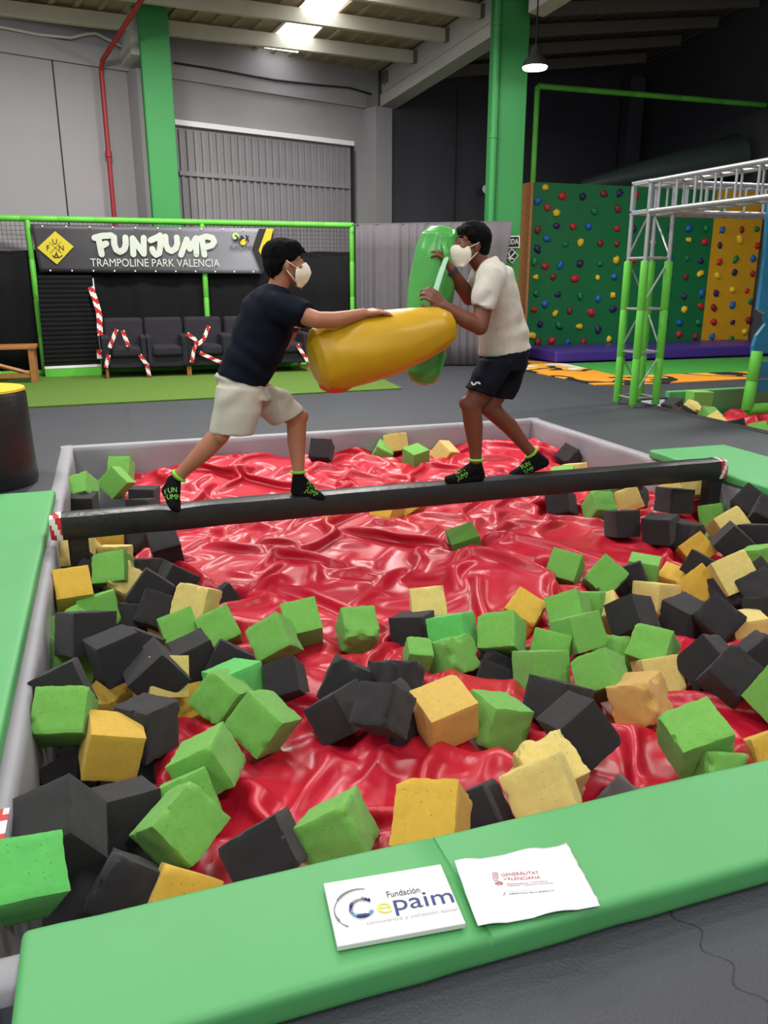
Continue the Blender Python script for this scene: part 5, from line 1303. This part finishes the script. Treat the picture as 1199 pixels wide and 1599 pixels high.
def sock(parent, ankle, heel, ball_, toe, r, txt_at, txt_u, txt_v, up):
    mb = MB(); ankle, heel, ball_, toe = map(Vector, (ankle, heel, ball_, toe)); upv = Vector(up).normalized()
    chain(mb, [(ankle + upv * .015, r * 1.06), (heel, .037)]); mb.capsule(heel, .036, ball_, .037); mb.capsule(ankle, r * 1.12, ball_.lerp(ankle, .35), .041); mb.capsule(ball_.lerp(ankle, .35), .036, ball_, .034)
    side = (ball_ - heel).cross(upv).normalized()
    for s in (-1, 1): mb.capsule(ball_ + side * .018 * s, .031, toe + side * .014 * s, .022)
    o = organic('sock', mb, M['sock'], parent, .006, 5)
    c = ankle + upv * .045
    a = upv.orthogonal().normalized(); b = a.cross(upv); rb = r * 1.10
    cb = MB(); ring = [c + (a * math.cos(2 * math.pi * k / 24) + b * math.sin(2 * math.pi * k / 24)) * rb for k in range(25)]
    cb.tube(ring, .009, 8, cap=False); q = cb.build('cuff', M['sock_green'], o, smooth=True); q['label'] = 'lime green sock cuff'
    t = MB(); u = Vector(txt_u).normalized(); v = Vector(txt_v).normalized(); P = Vector(txt_at)
    text_mb('FUN', P, u, v, .030, .062, 0, 0, t, True); text_mb('JUMP', P - v * .040, u, v, .030, .078, 0, 0, t, True)
    project_on(t, o, parent_origin(parent), -(u.cross(v)), .0025); t.build('lettering', M['sock_green'], o)
    return o

# ---- person on the left: navy T-shirt, grey shorts, swinging the yellow bag
PA = thing('person', 'person in navy T-shirt, light grey shorts and white mask, lunging and swinging a yellow bag', 'person', (.62, YB, .197))
hA = Head(L3(446, 413, -.02), (1, -.10, 0), .06, .955)
body = MB(); hA.flesh(body)
chain(body, [(L3(442, 425, -.02), .056), (L3(431, 456, -.01), .060)])
loft(body, [(L3(382, 595), Vector((.10, 0, -.03)), Vector((0, .12, 0))), (L3(402, 540), Vector((.12, 0, -.04)), Vector((0, .15, 0))), (L3(421, 488), Vector((.12, 0, -.03)), Vector((0, .165, 0))), (L3(429, 466), Vector((.08, 0, -.02)), Vector((0, .13, 0)))])
# near (right) arm laid along the top of the bag
rw = L3(568, 489, -.30)
chain(body, [(L3(430, 478, -.17), .062), (L3(462, 489, -.29), .053), (L3(496, 500, -.37), .047)])
chain(body, [(L3(496, 500, -.37), .046), (L3(522, 500, -.35), .046), (L3(545, 495, -.325), .037), (rw, .028)])
hand(body, rw, L3(600, 484, -.27) - rw, (0.05, .25, -1), .22, thumb=1, scale=1.0)
# far (left) arm bent, forearm rising to the bag
lw = L3(464, 506, .02)
chain(body, [(L3(440, 478, .17), .06), (L3(428, 520, .18), .05), (L3(424, 552, .13), .044)])
chain(body, [(L3(424, 552, .13), .044), (L3(442, 535, .08), .043), (lw, .029)])
hand(body, lw, L3(486, 497, -.01) - lw, (.35, -.2, -.9), .5, thumb=-1)
# legs
kA, aA = L3(341, 680, -.10), L3(271, 752, -.05)
chain(body, [(L3(379, 602, -.06), .075), (L3(362, 640, -.09), .075), (kA, .060)]); chain(body, [(kA, .060), (L3(320, 703, -.09), .056), (L3(292, 730, -.07), .040), (aA, .033)])
body.ball(L3(345, 681, -.13), .045)
kB, aB = L3(463, 652, .06), L3(466, 748, -.01)
chain(body, [(L3(394, 602, .07), .075), (L3(431, 630, .07), .075), (kB, .064)]); chain(body, [(kB, .062), (L3(463, 688, .05), .058), (L3(465, 722, .02), .042), (aB, .033)])
body.ball(L3(470, 650, .05), .045)
body.capsule(aA, .033, L3(270, 772, -.08), .02); body.capsule(aB, .033, L3(490, 772, -.02), .024)
organic('body', body, M['skin_tan'], PA, .0055, 5)
hA.eyes(PA)
hair = MB(); hair.ball(hA.p(-.020, 0, .062), (.108, .089, .083), 24, 16, hA.R); hair.ball(hA.p(-.062, 0, .012), (.064, .079, .082), 20, 14, hA.R)
hair.capsule(hA.p(.055, -.045, .088), .040, hA.p(.055, .045, .088), .040)
for t in (-1, 1): hair.capsule(hA.p(.05, t * .058, .075), .028, hA.p(.035, t * .072, .035), .016); hair.capsule(hA.p(-.02, t * .070, .03), .022, hA.p(-.03, t * .072, .012), .018)
for i in range(60):
    rr = random.Random(i); t = rr.uniform(-.075, .075); f0 = rr.uniform(-.07, .07)
    a = hA.p(f0, t, .125 - 4 * t * t - 3.5 * f0 * f0); b = hA.p(f0 + rr.uniform(.02, .05), t * 1.15, .10 - 7 * t * t - 4 * f0 * f0)
    hair.capsule(a, .016, b, .006)
for i in range(9): t = -.06 + .015 * i; hair.capsule(hA.p(.07, t * .9, .092), .014, hA.p(.094 - abs(t) * .25, t, .052 + .006 * (i % 3)), .005)
for i in range(8): t = -.06 + .017 * i; hair.capsule(hA.p(-.09, t * .9, .01), .02, hA.p(-.088, t * .8, -.066), .008)
organic('hair', hair, M['hair'], PA, .006, 2, lambda p: .004 * mnoise.noise(Vector((p.x * 60, p.y * 60, p.z * 14))))
hA.mask(PA, [(.114, .004), (.132, -.02), (.142, -.055), (.118, -.098), (.076, -.136)], [(.050, -.018), (.042, -.05), (.038, -.09), (.048, -.124)], .075, 1.6)
sh = MB(); PX = PXM * .96
def sec(x, y, hw, dp, tilt=.35, dy=0): return (L3(x, y, dy), Vector((hw * PX, 0, -hw * PX * tilt)), Vector((0, dp, 0)))
loft(sh, [sec(376, 595, 36, .165), sec(388, 570, 38, .172), sec(402, 540, 40, .182), sec(413, 510, 41, .195), sec(420, 489, 40, .205), sec(426, 470, 35, .195), sec(431, 456, 24, .13), sec(435, 447, 15, .075)])
def sleeve(mb, pts):
    secs = []
    for i, (c, r) in enumerate(pts):
        t = (pts[min(i + 1, len(pts) - 1)][0] - pts[max(i - 1, 0)][0]).normalized(); a = t.cross(Vector((0, 0, 1))).normalized(); b = t.cross(a); secs.append((c, a * r, b * r))
    loft(mb, secs, 22)
sleeve(sh, [(L3(420, 478, -.10), .085), (L3(440, 483, -.20), .084), (L3(462, 488, -.275), .076), (L3(479, 493, -.325), .070)])
sleeve(sh, [(L3(432, 478, .10), .085), (L3(440, 490, .17), .082), (L3(434, 510, .18), .075), (L3(430, 526, .175), .070)])
def wr(p): return .010 * math.sin(p.z * 38 + p.x * 22 + 4 * mnoise.noise(p * 4)) * (.4 + mnoise.noise(p * 6)) + .005 * mnoise.noise(p * 13)
organic('t_shirt', sh, M['navy'], PA, .008, 4, wr)['label'] = 'navy short-sleeved T-shirt'
so = MB()
loft(so, [sec(384, 580, 29, .14), sec(377, 600, 39, .16), sec(384, 618, 40, .165, .2)])
loft(so, [sec(374, 604, 37, .10, .1, -.075), sec(371, 640, 36, .105, .12, -.09), sec(362, 677, 33, .10, .1, -.10)])
loft(so, [(L3(396, 600, .08), Vector((.125, 0, -.02)), Vector((0, .10, 0))), (L3(424, 626, .075), Vector((.105, 0, .05)), Vector((0, .105, 0))), (L3(449, 651, .065), Vector((.095, 0, .045)), Vector((0, .10, 0)))])
def wr2(p): return .011 * math.sin(p.z * 30 - p.x * 34 + 5 * mnoise.noise(p * 3.5)) * (.3 + mnoise.noise(p * 5)) + .003 * mnoise.noise(p * 14)
organic('shorts', so, M['lightgrey'], PA, .008, 4, wr2)['label'] = 'light grey cotton shorts'
sock(PA, aA, L3(262, 766, -.02), L3(270, 781, -.125), L3(273, 793, -.165), .036, L3(267, 770, -.12), (1, 0, -.05), (0, .45, .9), L3(292, 730, -.07) - aA)
sock(PA, aB, L3(463, 766, -.015), L3(488, 771, -.03), L3(502, 776, -.045), .036, L3(485, 764, -.03), (.8, -.35, -.42), (.25, .55, .8), (0, .03, 1))
mb = MB(); c = L3(459, 510, .03); d = (lw - L3(442, 535, .08)).normalized(); mb.tube([c - d * .012, c + d * .012], [.037, .036], 20); o = mb.build('wristband', mat('purple_band', srgb(80, 30, 60), .5), PA, auto=40); o['label'] = 'dark purple wristband with white tag'
mb = MB(); mb.box(c + Vector((-.005, -.036, .008)), (.03, .006, .026)); mb.build('tag', M['white'], o, bevel=.002)

# ---- person on the right: off-white T-shirt, navy shorts, holding up the green bag
PB = thing('person', 'person in off-white T-shirt, dark navy shorts and white mask, holding up a green bag', 'person', (2.3, YB, .197))
hB = Head(L3(734, 385, 0), (-1, -.12, 0), .20, 1.01)
body = MB(); hB.flesh(body)
chain(body, [(L3(742, 398), .060), (L3(757, 418), .066)])
loft(body, [(L3(788, 550), Vector((.08, 0, .01)), Vector((0, .10, 0))), (L3(783, 515), Vector((.12, 0, .03)), Vector((0, .14, 0))), (L3(770, 460), Vector((.11, 0, .03)), Vector((0, .16, 0))), (L3(764, 425), Vector((.085, 0, .02)), Vector((0, .15, 0)))])
w1 = L3(693, 478, -.20)
chain(body, [(L3(770, 432, -.17), .062), (L3(755, 478, -.22), .056), (L3(749, 510, -.25), .052)])
chain(body, [(L3(749, 510, -.25), .050), (L3(728, 500, -.24), .050), (L3(708, 487, -.22), .040), (w1, .031)])
hand(body, w1, L3(676, 462, -.19) - w1, (-.55, .75, .25), .62, thumb=1, scale=1.05)
w2 = L3(703, 420, -.02)
chain(body, [(L3(758, 430, .17), .060), (L3(745, 450, .15), .054), (L3(733, 465, .10), .050)])
chain(body, [(L3(733, 465, .10), .049), (L3(720, 446, .05), .046), (w2, .031)])
hand(body, w2, L3(693, 397, -.03) - w2, (-.7, .6, -.1), .62, thumb=-1, scale=1.05)
k1, a1 = L3(735, 632, -.07), L3(743, 728, -.045)
chain(body, [(L3(778, 565, -.06), .072), (L3(757, 598, -.08), .074), (k1, .066)]); chain(body, [(k1, .064), (L3(739, 664, -.06), .062), (L3(742, 700, -.05), .044), (a1, .036)])
body.ball(L3(728, 630, -.07), .046)
k2, a2 = L3(763, 636, .09), L3(836, 714, .06)
chain(body, [(L3(796, 565, .07), .072), (L3(782, 602, .085), .074), (k2, .064)]); chain(body, [(k2, .063), (L3(794, 664, .085), .058), (L3(818, 694, .07), .042), (a2, .036)])
body.ball(L3(757, 637, .085), .044)
body.capsule(a1, .034, L3(710, 747, -.03), .026); body.capsule(a2, .034, L3(812, 736, .05), .026)
organic('body', body, M['skin_brown'], PB, .0055, 5)
hB.eyes(PB)
hair = MB(); hair.ball(hB.p(-.016, 0, .060), Vector((.108, .090, .088)) * 1.01, 26, 18, hB.R); hair.ball(hB.p(-.058, 0, .012), Vector((.062, .080, .075)) * 1.01, 20, 14, hB.R)
for t in (-1, 1): hair.capsule(hB.p(.045, t * .066, .055), .024, hB.p(.015, t * .074, .02), .012)
hair.capsule(hB.p(.06, -.04, .076), .030, hB.p(.06, .04, .076), .030)
organic('hair', hair, M['hair'], PB, .006, 2, lambda p: .004 * mnoise.noise(p * 90) + .003 * mnoise.noise(p * 45))
hB.mask(PB, [(.110, -.016), (.130, -.032), (.136, -.058), (.124, -.095), (.082, -.138)], [(.040, -.012), (.030, -.045), (.022, -.085), (.046, -.128)], .079, 1.9)
PX = PXM * 1.04
sh = MB()
loft(sh, [sec(788, 549, 40, .165, -.18), sec(786, 532, 39, .167, -.2), sec(782, 508, 36, .17, -.25), sec(776, 480, 32, .185, -.3), sec(769, 452, 31, .20, -.35), sec(764, 430, 27, .195, -.4), sec(760, 417, 20, .13, -.4), sec(757, 408, 15, .08, -.4)])
sleeve(sh, [(L3(770, 425, -.10), .085), (L3(766, 435, -.19), .086), (L3(758, 460, -.225), .076), (L3(753, 482, -.235), .068)])
sleeve(sh, [(L3(762, 425, .10), .085), (L3(756, 434, .17), .082), (L3(747, 446, .165), .075), (L3(740, 456, .14), .068)])
def wr3(p): return .009 * math.sin(p.z * 34 - p.x * 26 + 4 * mnoise.noise(p * 4)) * (.3 + mnoise.noise(p * 5)) + .004 * mnoise.noise(p * 13)
organic('t_shirt', sh, M['offwhite'], PB, .008, 4, wr3)['label'] = 'off-white flecked T-shirt'
so = MB()
loft(so, [sec(783, 527, 28, .14, -.15), sec(787, 551, 37, .168, -.12), sec(785, 575, 36, .165, 0)])
loft(so, [sec(776, 562, 27, .10, .1, -.085), sec(763, 588, 24, .105, .25, -.09), sec(747, 613, 20, .10, .4, -.09)])
loft(so, [sec(799, 562, 28, .10, .1, .085), sec(789, 592, 26, .105, .15, .09), sec(779, 621, 23, .10, .18, .09)])
o = organic('shorts', so, M['navy2'], PB, .008, 4, lambda p: .006 * math.sin(p.z * 30 + p.x * 30 + 5 * mnoise.noise(p * 3.5)) * (.3 + mnoise.noise(p * 5)))
o['label'] = 'dark navy sports shorts'
t = MB()
for g in ([(736, 597), (738, 600.5), (742, 600), (743, 597.5)], [(743, 597.5), (747, 597), (749, 599)]): t.stroke([L3(x, y, -.3) for x, y in g], .010, (0, -1, 0), 0)
project_on(t, o, parent_origin(PB), (RT * 0 + (L3(742, 599, 0) - CAM)), .003); t.build('emblem', M['white'], o)
sock(PB, a1, L3(749, 743, -.035), L3(714, 747, -.03), L3(700, 749, -.03), .038, L3(719, 738, -.06), (.9, -.2, .35), (-.25, .5, .8), (-.02, 0, 1))
sock(PB, a2, L3(849, 722, .055), L3(814, 736, .05), L3(801, 741, .05), .038, L3(822, 730, .03), (.85, -.2, .45), (-.3, .5, .8), L3(818, 694, .07) - a2)
mb = MB(); c = L3(701, 420, -.02).lerp(L3(720, 446, .05), .08); d = (w2 - L3(720, 446, .05)).normalized(); mb.tube([c - d * .014, c + d * .012], [.039, .037], 20); mb.build('wristband', mat('slate_band', srgb(60, 58, 84), .5), PB, auto=40)

# ---- the two soft bags
def bag(pts, name, m, label, wob, n=40):
    """soft filled bag: round sections along an axis, puckered vinyl"""
    r = thing(name, label, 'bag', pts[len(pts) // 2][0] - Vector((0, 0, pts[len(pts) // 2][1])))
    mb = MB(); axis = (pts[-1][0] - pts[0][0]).normalized(); a = axis.cross(Vector((0, 1, 0))).normalized(); b = axis.cross(a); S = []
    for i in range(len(pts) - 1):
        for j in range(8): f = j / 8; S.append((pts[i][0].lerp(pts[i + 1][0], f), pts[i][1] + (pts[i + 1][1] - pts[i][1]) * f))
    S.append(pts[-1])
    for i, (c, rad) in enumerate(S):
        for k in range(n):
            t = 2 * math.pi * k / n; w = wob * mnoise.noise(Vector((math.cos(t) * 2, math.sin(t) * 2, i * .11))) + wob * .5 * mnoise.noise(Vector((math.cos(t) * 6, math.sin(t) * 6, i * .08)))
            mb.v.append(c + (a * math.cos(t) + b * math.sin(t)) * rad * (1 + w))
    for i in range(len(S) - 1):
        for k in range(n): mb.f.append([i * n + k, i * n + (k + 1) % n, (i + 1) * n + (k + 1) % n, (i + 1) * n + k]); mb.m.append(0)
    mb.f.append(list(range(n))[::-1]); mb.m.append(0); mb.f.append([(len(S) - 1) * n + k for k in range(n)]); mb.m.append(0)
    o = mb.build('bag_body', m, r, smooth=True); return r
M['bag_yellow'] = mat('yellow_bag_vinyl', srgb(206, 160, 24), .38, .06, 5, .1, 20); M['bag_green'] = mat('green_bag_vinyl', srgb(80, 168, 80), .28, .1, 6, .15, 18); M['bag_red'] = mat('red_orange_vinyl', srgb(214, 84, 40), .5)
YD = -.20
by = bag([(L3(486, 566, YD), .05), (L3(489, 565, YD), .12), (L3(497, 562, YD), .172), (L3(515, 557, YD), .192), (L3(560, 547, YD), .195), (L3(610, 534, YD), .180), (L3(655, 522, YD), .150), (L3(688, 512, YD), .118), (L3(703, 508, YD), .085), (L3(710, 506, YD), .035)],
         'yellow_bag', M['bag_yellow'], 'fat yellow vinyl bag swung level by the person on the left', .045)
mb = MB(); mb.ball(L3(527, 596, YD - .01), (.108, .10, .062), 24, 16, Matrix.Rotation(-.12, 3, 'Y')); mb.ball(L3(510, 590, YD), (.06, .09, .05), 20, 12); o = organic('end_flap', mb, M['bag_red'], by, .008, 4, lambda p: .006 * mnoise.noise(p * 18)); o['label'] = 'orange-red flap at the bag lower end'
gb = bag([(L3(693, 353, .10), .03), (L3(692, 357, .10), .085), (L3(689, 368, .10), .122), (L3(683, 395, .10), .135), (L3(674, 440, .10), .140), (L3(667, 500, .10), .135), (L3(662, 555, .10), .128), (L3(660, 582, .10), .112), (L3(659, 596, .10), .075), (L3(659, 601, .10), .03)],
         'green_bag', M['bag_green'], 'upright green shiny vinyl bag held by the person on the right', .06)
mb = MB(); pts = [L3(697, 402, -.075), L3(692, 416, -.085), L3(687, 430, -.10), L3(681, 450, -.12), L3(677, 466, -.14)]
for p, q in zip(pts, pts[1:]): mb.tube([p, q], .02, 10, flat=.35)
o = mb.build('strap', mat('pale_green_webbing', srgb(170, 214, 184), .7), gb, auto=40); o['label'] = 'pale green carrying strap'
mb = MB(); mb.tube([L3(677, 466, -.14), L3(676, 478, -.10), L3(676, 490, -.04)], .018, 8, flat=.4); mb.tube([L3(697, 402, -.075), L3(696, 390, -.045), L3(693, 378, -.03)], .018, 8, flat=.4); mb.build('strap_end', M['bag_green'], gb, smooth=True)
# ------------------------------------------------------------------ notices on the near pad
PZ = .083
def sheet_frame(tl, tr, bl):
    u = (tr - tl); u.z = 0; w = u.length; u.normalize(); v = Vector((-u.y, u.x, 0)); h = abs((tl - bl).dot(v)); return tl, u, v, w, h
bz = PZ + .012
A, B, D = atz(505, 1379, bz), atz(688, 1349, bz), atz(533, 1477, bz)
O, u, v, w, h = sheet_frame(A, B, D)
bd = thing('foundation_board', 'white board with a large blue and yellow foundation logo on the near green pad', 'sign', (O + u * w / 2 - v * h / 2) * 1.0)
bd.location.z = PZ - .004
def loc(fx, fy, z=.0008): p = O + u * (fx * w) - v * (fy * h); p.z = bz + z; return p
mb = MB(); mb.prism([loc(0, 0, -.013), loc(1, 0, -.013), loc(1, 1, -.013), loc(0, 1, -.013)], (0, 0, .013)); mb.build('board', mat('white_board', srgb(222, 221, 219), .5), bd, bevel=.002)
H1 = lambda x, y: atz(500 + x / 4.611, 1320 + y / 4.611, bz + .0008)
UPZ = (0, 0, 1)
INK = {k: mat('ink_' + k, c, .6) for k, c in dict(blue=srgb(46, 62, 120), yellow=srgb(218, 214, 90), cyan=srgb(130, 176, 206), grey=srgb(150, 152, 162), lightgrey=srgb(176, 178, 184), dark=srgb(60, 62, 70), red=srgb(176, 72, 70)).items()}
def arc(cx, cy, rx, ry, a0, a1, n=18, tilt=-9):
    pts = []
    for i in range(n + 1):
        a = math.radians(a0 + (a1 - a0) * i / n); x, y = rx * math.cos(a), -ry * math.sin(a); t = math.radians(tilt); pts.append(H1(cx + x * math.cos(t) - y * math.sin(t), cy + x * math.sin(t) + y * math.cos(t)))
    return pts
def ink(name, col, strokes, wd):
    mb = MB()
    for s in strokes: mb.stroke(s, wd, UPZ, .0002)
    return mb.build(name, INK[col], bd)
CX, CY_, RX, RY = 300, 452, 82, 62
ink('logo_ring', 'blue', [arc(CX, CY_, RX, RY, 150, 195), arc(CX, CY_, RX, RY, 240, 300)], .0065); ink('logo_ring', 'blue', [arc(CX, CY_, RX, RY, 42, 70)], .0042)
ink('logo_ring', 'grey', [arc(CX, CY_, RX, RY, 72, 140)], .0042); ink('logo_ring', 'cyan', [arc(CX, CY_, RX, RY, 202, 234), arc(CX, CY_, RX, RY, 306, 330)], .0055)
ink('logo_swoosh', 'grey', [arc(290, 455, 190, 140, 75, 160, 26), arc(290, 455, 190, 140, 160, 235, 22)], .0018)
def line(parent, s, xa, ya, xb, yb, hpx, col, Hm, sc, name='lettering'):
    a, b = Hm(xa, ya), Hm(xb, yb); uu = b - a; vv = Vector((-uu.y, uu.x, 0))
    text_mb(s, a, uu, vv, hpx / sc * .00165, uu.length, .0003).build(name, INK[col], parent)
line(bd, 'e', 415, 492, 520, 480, 128, 'yellow', H1, 4.611); line(bd, 'paim', 540, 470, 968, 408, 128, 'blue', H1, 4.611)
line(bd, 'Fundación', 486, 376, 720, 338, 52, 'dark', H1, 4.611); line(bd, 'convivencia y cohesión social', 335, 572, 990, 466, 26, 'lightgrey', H1, 4.611)
# A4 sheet in a plastic sleeve, curled edges
gz = PZ + .004
TL, TR, BR2, BL2 = atz(709, 1346, gz), atz(884, 1318, gz), atz(938, 1413, gz), atz(746, 1448, gz)
sh_ = thing('paper_notice', 'white paper notice with red emblem text, right of the board on the near pad', 'sign', ((TL + TR + BR2 + BL2) / 4)); sh_.location.z = PZ - .004
mb = MB(); nu, nv_ = 48, 30
def sheet_pt(a, b, lift=0):
    p = TL.lerp(TR, a).lerp(BL2.lerp(BR2, a), b); z = .0045 * math.sin(a * 11 + 1) * (abs(b - .5) * 2) ** 2 + .003 * mnoise.noise(Vector((a * 5, b * 4, 0))) + .012 * max(0, a - .8) * 5 * (1 - b) * .5
    jag = (.004 * mnoise.noise(Vector((b * 14, 2, 0))) if a > .999 else 0)
    return Vector((p.x + jag, p.y, gz + max(-.002, z) + lift))
for i in range(nu + 1):
    for j in range(nv_ + 1): mb.v.append(sheet_pt(i / nu, j / nv_))
for i in range(nu):
    for j in range(nv_): a = i * (nv_ + 1) + j; mb.f.append((a, a + nv_ + 1, a + nv_ + 2, a + 1)); mb.m.append(0)
o = mb.build('sheet', mat('paper_white', srgb(224, 224, 232), .25), sh_, smooth=True); md = o.modifiers.new('s', 'SOLIDIFY'); md.thickness = .0006
H2 = lambda x, y: atz(700 + x / 4.796, 1300 + y / 4.796, gz)
sheet_bv = o
def pline(s, xa, ya, xb, yb, hpx, col):
    a, b = H2(xa, ya), H2(xb, yb); uu = b - a; vv = Vector((-uu.y, uu.x, 0)); t = text_mb(s, a, uu, vv, hpx / 4.796 * .00165, uu.length, 0)
    project_on(t, sheet_bv, parent_origin(sh_), (0, 0, -1), .0008); t.build('lettering', INK[col], sh_)
pline('GENERALITAT', 400, 326, 680, 312, 28, 'red'); pline('VALENCIANA', 415, 358, 692, 346, 28, 'red')
pline('Vicepresidència i Conselleria', 432, 392, 745, 370, 13, 'red'); pline("d'Igualtat i Polítiques Inclusives", 440, 405, 785, 385, 13, 'red')
pline('Direcció General', 452, 450, 610, 436, 11, 'lightgrey'); pline('SUBVENCIONAT PER LA GENERALITAT', 458, 468, 795, 446, 13, 'dark')
t = MB()
for g in ([(330, 300), (345, 296), (368, 300), (372, 335)], [(332, 305), (336, 340), (350, 362), (372, 358)], [(345, 305), (347, 335), (362, 350)], [(357, 305), (358, 330), (372, 345)],
          [(350, 378), (380, 366), (405, 375)], [(350, 386), (380, 374), (408, 384)], [(356, 393), (380, 383), (405, 390)], [(368, 398), (385, 392), (398, 395)], [(414, 474), (424, 452)]):
    t.stroke([H2(*q) for q in g], .0016, UPZ, 0)
project_on(t, sheet_bv, parent_origin(sh_), (0, 0, -1), .0008); t.build('emblem', INK['red'], sh_)
